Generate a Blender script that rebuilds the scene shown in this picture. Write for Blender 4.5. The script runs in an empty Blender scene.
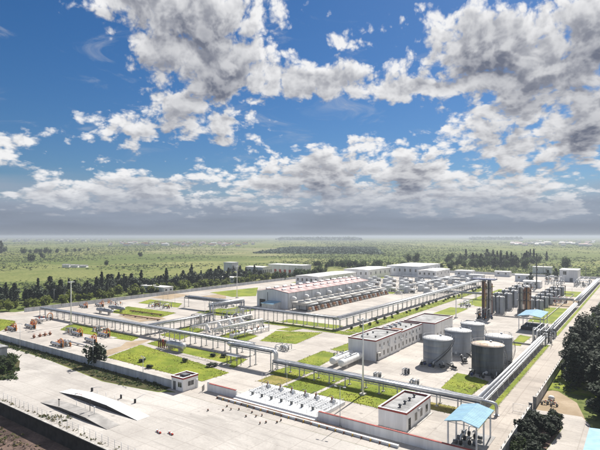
import bpy, math, random
from mathutils import Vector, Matrix
random.seed(7)
R = math.radians
scene = bpy.context.scene
COL = scene.collection

# ------------------------------------------------------------------ camera
CH = 40.0                      # camera height above the yard
FPX = 479.0                    # focal length in photo pixels (600 wide)
HOR = 236.0                    # horizon row in the photo
YAW = math.atan(343 / 479)     # plant grid is turned this far from the view axis
cam_d = bpy.data.cameras.new('camera')
cam_d.sensor_width = 36.0
cam_d.lens = FPX / 600 * 36.0
cam_d.shift_y = (HOR - 225) / 600
cam_d.clip_start = 0.5
cam_d.clip_end = 60000
cam = bpy.data.objects.new('camera', cam_d)
COL.objects.link(cam)
cam.location = (0, 0, CH)
cam.rotation_euler = (R(90), 0, YAW)
scene.camera = cam
FW = (-math.sin(YAW), math.cos(YAW)); RT = (math.cos(YAW), math.sin(YAW))

def G(px, py, z=0.0):
    """photo pixel -> point on the horizontal plane at height z"""
    d = (CH - z) * FPX / (py - HOR); r = (px - 300) / FPX * d
    return (d * FW[0] + r * RT[0], d * FW[1] + r * RT[1])

# ------------------------------------------------------------------ sun + sky
SUN_EL = R(47); SUN_AZ = R(-4)          # sun stands over +Y (azimuth from +Y towards +X)
sd = (math.sin(SUN_AZ) * math.cos(SUN_EL), math.cos(SUN_AZ) * math.cos(SUN_EL), math.sin(SUN_EL))
sun_d = bpy.data.lights.new('sun', 'SUN')
sun_d.energy = 5.0; sun_d.angle = R(0.55); sun_d.color = (1.0, 0.95, 0.87)
sun = bpy.data.objects.new('sun', sun_d); COL.objects.link(sun)
sun.rotation_euler = Vector(sd).to_track_quat('Z', 'Y').to_euler()

world = bpy.data.worlds.new('World'); scene.world = world
world.use_nodes = True
wt = world.node_tree; wt.nodes.clear()

def nd(tree, t, **kw):
    n = tree.nodes.new(t)
    for k, v in kw.items(): setattr(n, k, v)
    return n
def put(tree, sock, v):
    if isinstance(v, bpy.types.NodeSocket): tree.links.new(v, sock)
    elif v is not None: sock.default_value = v
def mth(tree, op, a, b=None, c=None, clamp=False):
    n = nd(tree, 'ShaderNodeMath', operation=op, use_clamp=clamp)
    put(tree, n.inputs[0], a); put(tree, n.inputs[1], b)
    if c is not None: put(tree, n.inputs[2], c)
    return n.outputs[0]
def vmt(tree, op, a, b=None, c=None):
    n = nd(tree, 'ShaderNodeVectorMath', operation=op)
    put(tree, n.inputs[0], a)
    if b is not None: put(tree, n.inputs[1], b)
    if c is not None: put(tree, n.inputs[2], c)
    return n.outputs['Value'] if op in ('LENGTH', 'DOT_PRODUCT') else n.outputs[0]
def sstep(tree, v, lo, hi, olo=0.0, ohi=1.0):
    n = nd(tree, 'ShaderNodeMapRange', interpolation_type='SMOOTHSTEP')
    put(tree, n.inputs['Value'], v)
    n.inputs['From Min'].default_value = lo; n.inputs['From Max'].default_value = hi
    n.inputs['To Min'].default_value = olo; n.inputs['To Max'].default_value = ohi
    return n.outputs[0]
def mixc(tree, f, a, b, blend='MIX'):
    n = nd(tree, 'ShaderNodeMix', data_type='RGBA', blend_type=blend)
    put(tree, n.inputs[0], f)
    put(tree, n.inputs[6], a if isinstance(a, bpy.types.NodeSocket) else (*a, 1))
    put(tree, n.inputs[7], b if isinstance(b, bpy.types.NodeSocket) else (*b, 1))
    return n.outputs[2]
def noise(tree, vec, scale, detail=4, rough=0.5, out=0, dist=0.0):
    n = nd(tree, 'ShaderNodeTexNoise')
    if vec is not None: put(tree, n.inputs['Vector'], vec)
    n.inputs['Scale'].default_value = scale; n.inputs['Detail'].default_value = detail
    n.inputs['Roughness'].default_value = rough; n.inputs['Distortion'].default_value = dist
    return n.outputs[out]

SKY_STR = 0.056
def build_sky():
    t = wt
    sky = nd(t, 'ShaderNodeTexSky', sky_type='NISHITA', sun_disc=False)
    sky.sun_elevation = SUN_EL; sky.sun_rotation = SUN_AZ
    sky.altitude = 200; sky.air_density = 1.2; sky.dust_density = 0.4; sky.ozone_density = 3.0
    tc = nd(t, 'ShaderNodeTexCoord')
    v = nd(t, 'ShaderNodeVectorRotate', rotation_type='Z_AXIS')
    put(t, v.inputs['Vector'], tc.outputs['Generated']); v.inputs['Angle'].default_value = -YAW
    sp = nd(t, 'ShaderNodeSeparateXYZ'); put(t, sp.inputs[0], v.outputs[0])
    az = mth(t, 'ARCTAN2', sp.outputs[0], sp.outputs[1])
    el = mth(t, 'ARCSINE', sp.outputs[2])
    cb = nd(t, 'ShaderNodeCombineXYZ'); put(t, cb.inputs[0], az); put(t, cb.inputs[1], el)
    P0 = cb.outputs[0]
    # cumulus groups: centre and half-size in the photo's pixel scale, height bias
    B = [(195, 16, 80, 34, 1.0), (222, 62, 54, 46, 1.0), (172, 52, 46, 32, .9), (140, -8, 60, 20, 1.),
         (140, 128, 88, 19, .75), (180, 108, 40, 22, .8), (70, 139, 36, 8, .5), (222, 127, 48, 20, .75), (280, 72, 36, 22, .7),
         (8, 148, 40, 15, .8), (50, 104, 30, 5, .3), (350, 36, 70, 17, .36), (318, 14, 26, 8, .3),
         (330, 82, 90, 17, 1.0), (420, 85, 100, 15, 1.0), (500, 88, 90, 13, .95), (495, 42, 72, 38, 1.05), (545, 72, 66, 26, 1.15),
         (590, 30, 60, 46, 1.0), (455, 8, 40, 13, .7), (592, 108, 36, 46, 1.0), (572, 142, 46, 26, .9),
         (515, 118, 66, 19, .8), (520, 152, 70, 20, .75), (470, 132, 40, 16, .6), (363, 110, 18, 7, .35),
         (325, 172, 95, 26, .85), (415, 170, 60, 28, .85), (290, 152, 36, 13, .6), (438, 132, 16, 9, .4),
         (212, 166, 46, 10, .6), (150, 186, 50, 16, .75), (108, 182, 34, 20, .7), (45, 194, 70, 12, .65),
         (60, 176, 40, 9, .5), (190, 178, 30, 8, .6), (360, 146, 46, 14, .7), (265, 190, 70, 18, .7), (505, 190, 120, 20, .75), (120, 199, 190, 10, .62), (400, 198, 240, 12, .7), (230, 211, 260, 6, .55), (500, 212, 200, 7, .6)]
    # the groups are sampled onto rows of equal elevation; each curve holds one row's cover along azimuth
    AZ0, AZ1, NR, DE, NC = -.80, .80, 18, .031, 41
    def cover(a, e):
        x = 300 + FPX * math.tan(a); y = HOR - FPX * math.tan(e) / math.cos(a)
        m = -1.0
        for (bx, by, rx, ry, w) in B:
            m = max(m, w + .15 - math.hypot((x - bx) / rx, (y - by) / ry))
        return max(-1.0, min(1.0, m))
    rows = []
    for k in range(NR // 3):
        n = nd(t, 'ShaderNodeRGBCurve')
        for c in range(3):
            e = .012 + (k * 3 + c) * DE; cv = n.mapping.curves[c]
            for i in range(NC):
                u = i / (NC - 1); v = cover(AZ0 + (AZ1 - AZ0) * u, e) * .5 + .5
                pt = cv.points[0] if i == 0 else (cv.points[1] if i == NC - 1 else cv.points.new(u, v))
                pt.location = (u, v); pt.handle_type = 'AUTO_CLAMPED'
        n.mapping.update(); rows.append(n)
    def n2(vec, detail, rough=.5, out=0, dist=0.0):
        n = nd(t, 'ShaderNodeTexNoise', noise_dimensions='2D'); put(t, n.inputs['Vector'], vec)
        n.inputs['Scale'].default_value = 1.0; n.inputs['Detail'].default_value = detail
        n.inputs['Roughness'].default_value = rough; n.inputs['Distortion'].default_value = dist
        return n.outputs[out]
    warp = vmt(t, 'SUBTRACT', n2(vmt(t, 'MULTIPLY', P0, (9, 14, 1)), 2, .55, out=1), (.5, .5, .5))
    far = n2(vmt(t, 'MULTIPLY', P0, (3.2, 5.5, 1)), 2)
    outm = mth(t, 'MAXIMUM', sstep(t, mth(t, 'ABSOLUTE', az), .64, .8), sstep(t, el, .46, .54))
    extra = mth(t, 'MULTIPLY_ADD', outm, 3.0, mth(t, 'MULTIPLY_ADD', far, 4.0, -5.2))
    def blobs(off, copy):
        """cover at a point a little way towards the sun (off, radians)"""
        q = vmt(t, 'ADD', vmt(t, 'MULTIPLY_ADD', warp, (.06, .05, 0), P0), off)
        sq = nd(t, 'ShaderNodeSeparateXYZ'); put(t, sq.inputs[0], q)
        u = mth(t, 'MULTIPLY_ADD', sq.outputs[0], 1 / (AZ1 - AZ0), -AZ0 / (AZ1 - AZ0), clamp=True)
        r = mth(t, 'MULTIPLY_ADD', sq.outputs[1], 1 / DE, -.012 / DE)
        r = mth(t, 'MINIMUM', mth(t, 'MAXIMUM', r, 0), NR - 1.001)
        cu = nd(t, 'ShaderNodeCombineXYZ'); cr = nd(t, 'ShaderNodeCombineXYZ')
        for j in range(3): put(t, cu.inputs[j], u); put(t, cr.inputs[j], r)
        tot = None
        for k, n in enumerate(rows):
            if copy:
                m = nd(t, 'ShaderNodeRGBCurve')
                for c in range(3):
                    src, dst = n.mapping.curves[c], m.mapping.curves[c]
                    for i, p in enumerate(src.points):
                        pt = dst.points[0] if i == 0 else (dst.points[1] if i == len(src.points) - 1 else dst.points.new(*p.location))
                        pt.location = p.location; pt.handle_type = 'AUTO_CLAMPED'
                m.mapping.update(); n = m
            put(t, n.inputs['Color'], cu.outputs[0])
            w = vmt(t, 'ABSOLUTE', vmt(t, 'SUBTRACT', cr.outputs[0], (3 * k, 3 * k + 1, 3 * k + 2)))
            w = vmt(t, 'MAXIMUM', vmt(t, 'SUBTRACT', (1, 1, 1), w), (0, 0, 0))
            s_ = vmt(t, 'DOT_PRODUCT', w, n.outputs[0])
            tot = s_ if tot is None else mth(t, 'ADD', tot, s_)
        return mth(t, 'MAXIMUM', mth(t, 'MULTIPLY_ADD', tot, 2.0, -1.0), extra)
    lel = mth(t, 'LOGARITHM', mth(t, 'MAXIMUM', mth(t, 'ADD', el, .12), .01), math.e)
    cp = nd(t, 'ShaderNodeCombineXYZ'); put(t, cp.inputs[0], az); put(t, cp.inputs[1], lel)
    Q0 = vmt(t, 'MULTIPLY_ADD', warp, (.03, .04, 0), cp.outputs[0])
    def density(q, m, hi):
        v = nd(t, 'ShaderNodeTexVoronoi', voronoi_dimensions='2D', feature='F1', normalize=True)
        put(t, v.inputs['Vector'], vmt(t, 'MULTIPLY', q, (25, 13, 1))); v.inputs['Scale'].default_value = 1.0
        v.inputs['Detail'].default_value = 2.5; v.inputs['Roughness'].default_value = .5; v.inputs['Lacunarity'].default_value = 2.3
        fb = n2(vmt(t, 'MULTIPLY', q, (19, 10, 1)), hi, .6)
        d = mth(t, 'MULTIPLY_ADD', fb, 1.45, mth(t, 'SUBTRACT', m, .245))
        return mth(t, 'MULTIPLY_ADD', v.outputs['Distance'], -1.75, d)
    m0 = blobs((0, 0, 0), False); m2 = blobs((.012, .038, 0), True)
    d0 = density(Q0, m0, 7)
    d1 = density(vmt(t, 'ADD', Q0, (.007, .045, 0)), m0, 3)
    alpha = sstep(t, d0, -.06, .40)
    # more cloud on the sunward side of a point = less light there
    shade = sstep(t, mth(t, 'SUBTRACT', d0, d1), -.55, .55)
    bsh = sstep(t, mth(t, 'SUBTRACT', m0, m2), -.75, .45)
    core = sstep(t, mth(t, 'MULTIPLY_ADD', d0, .35, mth(t, 'MULTIPLY', m0, .8)), .1, 1.05)
    lum = mth(t, 'MULTIPLY_ADD', core, -.66, mth(t, 'MULTIPLY_ADD', bsh, .62, mth(t, 'MULTIPLY_ADD', shade, .54, .16)), clamp=True)
    ccol = mixc(t, lum, (1.75, 1.95, 2.6), (9.6, 9.6, 9.7))
    # thin torn veils
    wn = n2(vmt(t, 'MULTIPLY', P0, (7, 22, 1)), 6, .62, dist=.5)
    veil = mth(t, 'MULTIPLY', sstep(t, wn, .56, .84, 0, .4), sstep(t, el, .12, .2))
    hs = nd(t, 'ShaderNodeHueSaturation'); hs.inputs['Saturation'].default_value = 1.16
    hs.inputs['Value'].default_value = 0.70
    put(t, hs.inputs['Color'], mixc(t, 1.0, sky.outputs[0], (.72, .86, 1.08), 'MULTIPLY'))
    # low grey stratus towards the horizon
    st = n2(vmt(t, 'MULTIPLY', P0, (5, 40, 1)), 3)
    elw = mth(t, 'MULTIPLY_ADD', st, .07, el)
    strat = sstep(t, elw, .165, .075)
    scol = mixc(t, sstep(t, elw, .02, .13), (2.3, 2.7, 3.45), (3.7, 4.3, 5.4))
    alpha2 = mth(t, 'MULTIPLY', alpha, sstep(t, elw, .03, .115))
    c1 = mixc(t, mth(t, 'MULTIPLY', strat, .93), hs.outputs[0], scol)
    c2 = mixc(t, veil, c1, (6.4, 6.6, 6.9))
    c2 = mixc(t, alpha2, c2, ccol)
    c2 = mixc(t, mth(t, 'MULTIPLY', sstep(t, elw, .17, .06), .6), c2, scol)
    c2 = mixc(t, sstep(t, mth(t, 'MULTIPLY_ADD', st, .012, el), .030, .004, 0, .75), c2, (3.1, 3.45, 4.1))
    bg = nd(t, 'ShaderNodeBackground'); put(t, bg.inputs['Color'], c2); bg.inputs['Strength'].default_value = SKY_STR
    ow = nd(t, 'ShaderNodeOutputWorld'); put(t, ow.inputs['Surface'], bg.outputs[0])
build_sky()
scene.view_settings.view_transform = 'Standard'
scene.view_settings.look = 'None'
scene.view_settings.exposure = 0.74
scene.view_settings.gamma = 1.0
scene.view_settings.use_curve_mapping = False

# ------------------------------------------------------------------ materials
MT = {}
def material(name, col, rough=.7, metal=0., var=.18, scale=1.5, col2=None, bump=0., bscale=None, coord='Object', spec=.4, rnd=0.0, streak=False):
    m = bpy.data.materials.new(name); m.use_nodes = True
    t = m.node_tree; b = t.nodes['Principled BSDF']
    tc = nd(t, 'ShaderNodeTexCoord'); vec = tc.outputs[coord]
    if coord == 'World':
        vec = None
    if streak: vec = vmt(t, 'MULTIPLY', vec, (1, 1, .12))
    n1 = noise(t, vec, scale, 6, .6)
    c2 = col2 or tuple(c * (1 - 2.2 * var) for c in col)
    c1 = tuple(min(1, c * (1 + var * .5)) for c in col)
    c = mixc(t, sstep(t, n1, .34, .68), c2, c1)
    if rnd:
        oi = nd(t, 'ShaderNodeObjectInfo')
        hs = nd(t, 'ShaderNodeHueSaturation')
        put(t, hs.inputs['Value'], mth(t, 'MULTIPLY_ADD', oi.outputs['Random'], 2 * rnd, 1 - rnd)); put(t, hs.inputs['Color'], c)
        c = hs.outputs[0]
    put(t, b.inputs['Base Color'], c)
    if name in ('leaf_light', 'leaf_mid', 'scrub', 'verge', 'tuft'):
        tr = nd(t, 'ShaderNodeBsdfTranslucent'); put(t, tr.inputs['Color'], c)
        mx = nd(t, 'ShaderNodeMixShader'); mx.inputs[0].default_value = .42
        put(t, mx.inputs[1], b.outputs[0]); put(t, mx.inputs[2], tr.outputs[0]); put(t, t.nodes['Material Output'].inputs['Surface'], mx.outputs[0])
    b.inputs['Roughness'].default_value = rough; b.inputs['Metallic'].default_value = metal
    b.inputs['Specular IOR Level'].default_value = spec
    if bump:
        bp = nd(t, 'ShaderNodeBump'); bp.inputs['Strength'].default_value = bump; bp.inputs['Distance'].default_value = .1
        put(t, bp.inputs['Height'], noise(t, vec, bscale or scale * 6, 5, .6)); put(t, b.inputs['Normal'], bp.outputs[0])
    MT[name] = m
    return m
material('white_wall', (.80, .80, .80), .8, var=.07, scale=.5, streak=True)
material('grey_wall', (.50, .53, .57), .85, var=.12, scale=.5, streak=True)
material('clad', (.68, .71, .75), .55, var=.08, scale=.4, streak=True)
material('red_trim', (.34, .055, .045), .7, var=.2, scale=1)
material('roof_grey', (.36, .36, .36), .9, var=.22, scale=.35)
material('roof_red', (.56, .38, .37), .7, var=.22, scale=.25, rnd=.1)
material('roof_blue', (.25, .44, .58), .75, var=.08, scale=.6)
material('dark_blue', (.03, .05, .16), .5)
material('silver', (.60, .61, .63), .38, .55, var=.12, scale=.7)
material('galv', (.50, .52, .55), .5, .35, var=.15, scale=.8)
material('tank_grey', (.34, .36, .39), .5, .35, var=.16, scale=.3, streak=True)
material('tank_dark', (.15, .165, .175), .55, .3, var=.3, scale=.35, streak=True)
material('tank_roof', (.72, .71, .69), .6, var=.12, scale=.3)
material('tank_roof_rust', (.70, .66, .60), .65, var=.12, scale=.3, col2=(.5, .33, .2))
material('steel', (.15, .16, .17), .6, .3, var=.2)
material('dark_steel', (.035, .036, .04), .6, .2, var=.2)
material('rust_light', (.46, .29, .18), .85, var=.3, scale=.5, col2=(.28, .13, .07), streak=True)
material('rust', (.30, .13, .07), .85, var=.3, scale=.8, col2=(.12, .05, .03))
material('orange', (.66, .235, .035), .5, var=.14, scale=1.2)
material('red_paint', (.42, .05, .03), .5, var=.15)
material('yellow', (.62, .38, .04), .5)
material('white_paint', (.78, .78, .77), .55, var=.06, scale=.8)
material('pale_paint', (.60, .62, .64), .6, var=.1, scale=.6, rnd=.12)
material('glass', (.02, .025, .03), .08, spec=.8)
material('car_paint', (.03, .03, .035), .25, spec=.7)
material('rubber', (.02, .02, .02), .85)
material('bark', (.07, .05, .035), .9, var=.3, scale=4)
material('leaf_dark', (.022, .044, .016), .75, var=.3, scale=.6, rnd=.25)
material('leaf_mid', (.07, .115, .024), .75, var=.3, scale=.6, rnd=.25)
material('leaf_light', (.20, .24, .04), .75, var=.3, scale=.5, rnd=.25)
material('leaf_black', (.018, .034, .013), .8, var=.3, scale=.6, rnd=.2)
material('scrub', (.075, .105, .030), .8, var=.3, scale=.02, col2=(.05, .07, .024))
material('far_wood_and_shade', (.085, .14, .09), .85, var=.25, scale=.004)  # distant trees; the same dark green also stands in for a cloud shadow
material('verge', (.055, .075, .02), .85, var=.3, scale=.5, col2=(.14, .115, .05))
material('kerb', (.48, .46, .43), .85, var=.15, scale=.5)
material('slab_white', (.80, .80, .79), .75, var=.05, scale=.3)
material('deck_grey', (.36, .345, .33), .85, var=.14, scale=.4)
material('rubble', (.17, .12, .10), .9, var=.35, scale=1.2, rnd=.2)
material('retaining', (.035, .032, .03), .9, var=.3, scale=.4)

def ground_mat(name, base, dark, light, s1, s2, tan=None, bump=.25, bs=3., stain=.5, joint=0.0):
    m = bpy.data.materials.new(name); m.use_nodes = True
    t = m.node_tree; b = t.nodes['Principled BSDF']
    vec = nd(t, 'ShaderNodeTexCoord').outputs['Object']
    a = noise(t, vec, s1, 7, .62); c = noise(t, vec, s2, 5, .6)
    col = mixc(t, sstep(t, a, .36, .66), dark, light)
    col = mixc(t, sstep(t, c, .3, .7, 0, stain), col, base)
    if tan:
        e = noise(t, vec, s1 * 1.7, 6, .65, dist=.6)
        col = mixc(t, sstep(t, e, .56, .70, 0, .8), col, tan)
    if joint:
        br = nd(t, 'ShaderNodeTexBrick', offset=0.0, squash=1.0); put(t, br.inputs['Vector'], vec)
        br.inputs['Scale'].default_value = 1.0; br.inputs['Mortar Size'].default_value = .09; br.inputs['Mortar Smooth'].default_value = .3
        br.inputs['Brick Width'].default_value = joint; br.inputs['Row Height'].default_value = joint * .8
        br.inputs['Color1'].default_value = (1, 1, 1, 1); br.inputs['Color2'].default_value = (.9, .9, .9, 1); br.inputs['Mortar'].default_value = (.68, .66, .64, 1)
        col = mixc(t, .75, col, br.outputs['Color'], 'MULTIPLY')
        sm = noise(t, vmt(t, 'MULTIPLY', vec, (.35, 1, 1)), .09, 6, .68, dist=1.2)
        col = mixc(t, sstep(t, sm, .50, .66, 0, .7), col, tuple(x * .62 for x in base))
        tk = noise(t, vmt(t, 'MULTIPLY', vec, (.03, 1.1, 1) if name != 'road_mat' else (1.3, .03, 1)), 1.0, 4, .6, dist=.3)
        col = mixc(t, sstep(t, tk, .56, .72, 0, .5), col, tuple(x * .58 for x in base))
        oil = noise(t, vec, .55, 3, .5)
        col = mixc(t, sstep(t, oil, .66, .74, 0, .6), col, tuple(x * .4 for x in base))
    fine = noise(t, vec, bs, 3, .7)
    col = mixc(t, sstep(t, fine, .3, .75, 0, .35), col, tuple(x * .55 for x in base))
    put(t, b.inputs['Base Color'], col); b.inputs['Roughness'].default_value = .9
    b.inputs['Specular IOR Level'].default_value = .2
    bp = nd(t, 'ShaderNodeBump'); bp.inputs['Strength'].default_value = bump; bp.inputs['Distance'].default_value = .15
    put(t, bp.inputs['Height'], fine); put(t, b.inputs['Normal'], bp.outputs[0])
    MT[name] = m
ground_mat('concrete', (.49, .45, .41), (.38, .35, .32), (.57, .53, .485), .05, .4, bump=.1, bs=2.2, joint=5.0)
ground_mat('lot_concrete', (.49, .46, .43), (.38, .355, .33), (.565, .535, .50), .045, .3, bump=.1, bs=2., joint=6.0)
ground_mat('road_mat', (.47, .42, .37), (.39, .345, .305), (.53, .475, .42), .05, .5, bump=.1, bs=2., joint=5.0)
ground_mat('grass', (.19, .235, .018), (.11, .16, .010), (.265, .29, .032), .12, .6, tan=(.30, .24, .08), bump=.6, bs=1.6, stain=.4)
ground_mat('grass_dry', (.24, .21, .05), (.14, .15, .022), (.36, .28, .11), .18, .7, bump=.6, bs=2.6, stain=.4)
ground_mat('dirt', (.36, .28, .19), (.28, .21, .13), (.44, .35, .25), .15, .8, bump=.5, bs=2.4)
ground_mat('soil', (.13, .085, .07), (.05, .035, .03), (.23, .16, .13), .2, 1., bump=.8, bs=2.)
# ------------------------------------------------------------------ mesh helpers
class MB:
    def __init__(s): s.v = []; s.f = []; s.sm = []
    def add(s, vs, fs, smooth=False):
        o = len(s.v); s.v += vs; s.f += [tuple(i + o for i in f) for f in fs]; s.sm += [smooth] * len(fs); return s
    def box(s, x0, x1, y0, y1, z0, z1):
        return s.add([(x0, y0, z0), (x1, y0, z0), (x1, y1, z0), (x0, y1, z0), (x0, y0, z1), (x1, y0, z1), (x1, y1, z1), (x0, y1, z1)],
              [(0, 3, 2, 1), (4, 5, 6, 7), (0, 1, 5, 4), (1, 2, 6, 5), (2, 3, 7, 6), (3, 0, 4, 7)])
    def cbox(s, cx, cy, z0, w, d, h): return s.box(cx - w / 2, cx + w / 2, cy - d / 2, cy + d / 2, z0, z0 + h)
    def tube(s, pts, r, seg=8, caps=True):
        pts = [Vector(p) for p in pts]; n = len(pts)
        rs = r if isinstance(r, (list, tuple)) else [r] * n
        vs = []; fs = []
        t0 = (pts[1] - pts[0]).normalized()
        u = t0.cross(Vector((0, 0, 1)))
        if u.length < 1e-3: u = Vector((1, 0, 0))
        u.normalize()
        for i in range(n):
            a = pts[max(i - 1, 0)]; b = pts[min(i + 1, n - 1)]
            t = (b - a).normalized()
            u = (u - t * u.dot(t)).normalized(); w = t.cross(u)
            k = 1.0
            if 0 < i < n - 1:
                c = (pts[i] - a).normalized().dot(t); k = 1 / max(c, .5)
            for j in range(seg):
                an = 2 * math.pi * j / seg
                vs.append(tuple(pts[i] + (u * math.cos(an) + w * math.sin(an)) * rs[i] * (k if 0 < i < n - 1 else 1)))
        for i in range(n - 1):
            for j in range(seg):
                j2 = (j + 1) % seg
                fs.append((i * seg + j, i * seg + j2, (i + 1) * seg + j2, (i + 1) * seg + j))
        s.add(vs, fs, seg > 5)
        if caps:
            o = len(s.v) - len(vs)
            s.f.append(tuple(o + j for j in reversed(range(seg)))); s.f.append(tuple(o + (n - 1) * seg + j for j in range(seg))); s.sm += [False, False]
        return s
    def cyl(s, x, y, z0, z1, r, seg=20, r2=None): return s.tube([(x, y, z0), (x, y, z1)], [r, r if r2 is None else r2], seg)
    def lathe(s, prof, seg=24, cx=0, cy=0, axis='Z'):
        """prof: list of (r, h)"""
        vs = []; fs = []; n = len(prof)
        for (r, h) in prof:
            for j in range(seg):
                a = 2 * math.pi * j / seg; p, q = r * math.cos(a), r * math.sin(a)
                vs.append((cx + p, cy + q, h) if axis == 'Z' else ((cx + p, h, cy + q) if axis == 'Y' else (h, cx + p, cy + q)))
        for i in range(n - 1):
            for j in range(seg):
                j2 = (j + 1) % seg
                f = (i * seg + j, i * seg + j2, (i + 1) * seg + j2, (i + 1) * seg + j)
                fs.append(f if axis != 'Y' else f[::-1])
        return s.add(vs, fs, True)
    def poly(s, pts, z0, z1):
        n = len(pts)
        area = sum(pts[i][0] * pts[(i + 1) % n][1] - pts[(i + 1) % n][0] * pts[i][1] for i in range(n))
        if area < 0: pts = pts[::-1]
        vs = [(x, y, z0) for x, y in pts] + [(x, y, z1) for x, y in pts]
        fs = [tuple(range(n, 2 * n))] + [(i, (i + 1) % n, n + (i + 1) % n, n + i) for i in range(n)]
        return s.add(vs, fs)
    def prism(s, prof, x0, x1, axis='X'):
        """profile of (a, z) extruded along an axis"""
        n = len(prof)
        mk = (lambda e, a, z: (e, a, z)) if axis == 'X' else (lambda e, a, z: (a, e, z))
        vs = [mk(x0, a, z) for a, z in prof] + [mk(x1, a, z) for a, z in prof]
        fs = [tuple(range(n)), tuple(reversed(range(n, 2 * n)))] + [(i, n + i, n + (i + 1) % n, (i + 1) % n) for i in range(n)]
        return s.add(vs, fs)
    def mesh(s, name, mat):
        me = bpy.data.meshes.new(name); me.from_pydata(s.v, [], s.f)
        me.polygons.foreach_set('use_smooth', s.sm)
        me.materials.append(MT[mat]); me.update()
        return me

def link(name, me, parent=None, loc=(0, 0, 0), rz=0.0):
    o = bpy.data.objects.new(name, me); COL.objects.link(o)
    o.location = loc
    if rz: o.rotation_euler = (0, 0, rz)
    if parent is not None: o.parent = parent
    return o
def part(name, mb, mat, parent, loc=(0, 0, 0), rz=0.0): return link(name, mb.mesh(name, mat), parent, loc, rz)
def tag(o, label, cat, group=None):
    o['label'] = label; o['category'] = cat
    if group: o['group'] = group
    return o
def thing(name, label, cat, loc=(0, 0, 0), rz=0.0, group=None):
    return tag(link(name, None, None, loc, rz), label, cat, group)
def struct(name, mb, mat, loc=(0, 0, 0)):
    o = link(name, mb.mesh(name, mat), None, loc); o['kind'] = 'structure'; return o
def stuff(o): o['kind'] = 'stuff'; return o
def dup(root, loc, rz=0.0, label=None, group=None, sc=None):
    def cp(o, par):
        c = o.copy(); COL.objects.link(c)
        if par is not None: c.parent = par
        for ch in list(o.children): cp(ch, c)
        return c
    r = cp(root, None); r.location = loc; r.rotation_euler = (0, 0, rz)
    if sc: r.scale = sc
    if label: r['label'] = label
    if group: r['group'] = group
    return r
CACHE = {}
def shared(key, fn):
    if key not in CACHE: CACHE[key] = fn()
    return CACHE[key]

# ------------------------------------------------------------------ terrain
def terrain_mat():
    m = bpy.data.materials.new('plain'); m.use_nodes = True
    t = m.node_tree; b = t.nodes['Principled BSDF']
    vec = nd(t, 'ShaderNodeTexCoord').outputs['Object']
    vo = nd(t, 'ShaderNodeTexVoronoi', distance='CHEBYCHEV'); vo.inputs['Scale'].default_value = .0032
    warp = noise(t, vec, .002, 3, .5, out=1)
    put(t, vo.inputs['Vector'], vmt(t, 'MULTIPLY_ADD', warp, (260, 260, 0), vec))
    sp = nd(t, 'ShaderNodeSeparateColor'); put(t, sp.inputs[0], vo.outputs['Color'])
    col = mixc(t, sstep(t, sp.outputs[0], .1, .9), (.12, .15, .04), (.23, .235, .085))
    col = mixc(t, sstep(t, sp.outputs[1], .72, .9, 0, .7), col, (.30, .27, .16))
    n1 = noise(t, vec, .012, 8, .62); n2 = noise(t, vec, .06, 6, .6); n3 = noise(t, vec, .35, 4, .6)
    col = mixc(t, sstep(t, n1, .42, .62, 0, .75), col, (.10, .135, .03))
    col = mixc(t, sstep(t, n2, .55, .72, 0, .6), col, (.28, .26, .10))
    col = mixc(t, sstep(t, n3, .46, .66, 0, .75), col, (.05, .075, .016))
    put(t, b.inputs['Base Color'], col); b.inputs['Roughness'].default_value = .95; b.inputs['Specular IOR Level'].default_value = .1
    bp = nd(t, 'ShaderNodeBump'); bp.inputs['Strength'].default_value = .5; bp.inputs['Distance'].default_value = .4
    put(t, bp.inputs['Height'], n3); put(t, b.inputs['Normal'], bp.outputs[0])
    MT['plain'] = m
terrain_mat()
EDGE = 52.0
LOW = -3.0
def build_terrain():
    xs = [-24000, -12000, -6000, -3000, -1500, -700] + list(range(-400, 101, 25)) + [300, 700, 1500, 3000, 6000, 12000, 24000]
    ys = [-12000, -4000, -1000, -300, -100, 0, 20, 35, EDGE - .35, EDGE, 60, 80, 120, 200, 300, 450, 700, 1100, 1800, 3000, 5000, 8000, 13000, 24000]
    mb = MB(); nx = len(xs)
    vs = [(x, y, (LOW if y < EDGE - .1 else 0.0)) for y in ys for x in xs]
    fs = [(j * nx + i, j * nx + i + 1, (j + 1) * nx + i + 1, (j + 1) * nx + i) for j in range(len(ys) - 1) for i in range(nx - 1)]
    mb.add(vs, fs); struct('terrain', mb, 'plain')
build_terrain()

def sheet(name, pts, mat, z, thick=0.0):
    return struct(name, MB().poly(pts, z - thick if thick else z - .003, z), mat)
def rect(x0, x1, y0, y1): return [(x0, y0), (x1, y0), (x1, y1), (x0, y1)]

# plant ground, yard in front of the wall, roads
sheet('concrete_plant_ground', [(-268, 83), (-101, 83), (-101, 81.2), (-27.7, 81.2), (-27.7, 520), (-268, 520)], 'concrete', .012)
sheet('front_yard', [(-215, EDGE), (-20.7, EDGE), (-20.7, 81.1), (-91.5, 81.1), (-97, 81.1), (-101, 78.5), (-106, 77.6), (-121, 75.4), (-153, 78.2), (-190, 79.5), (-215, 80)], 'lot_concrete', .016)
sheet('service_road', rect(-27.6, -20.7, 20, 700), 'road_mat', .020)
sheet('outer_path', [(-20.6, 117), (-13.5, 113.4), (-14.8, 98), (-14.8, 60), (-9.0, 60), (-9.0, 118), (-11, 122.4), (-20.6, 121.2)], 'concrete', .022)
sheet('perimeter_road', [(-330, 82), (-263, 120), (-263, 530), (-256, 530), (-256, 112), (-262, 108), (-330, 74)], 'road_mat', .024)
sheet('bare_dirt', [G(*p) for p in ((533, 409), (541, 392), (556, 390), (577, 403), (586, 421), (580, 425))], 'dirt', .018)
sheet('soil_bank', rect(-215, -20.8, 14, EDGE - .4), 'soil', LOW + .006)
sheet('shrub_bed', [(-20.1, 60), (-14.9, 60), (-14.9, 98), (-13.7, 113), (-19.9, 116.6)], 'soil', .03)
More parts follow.
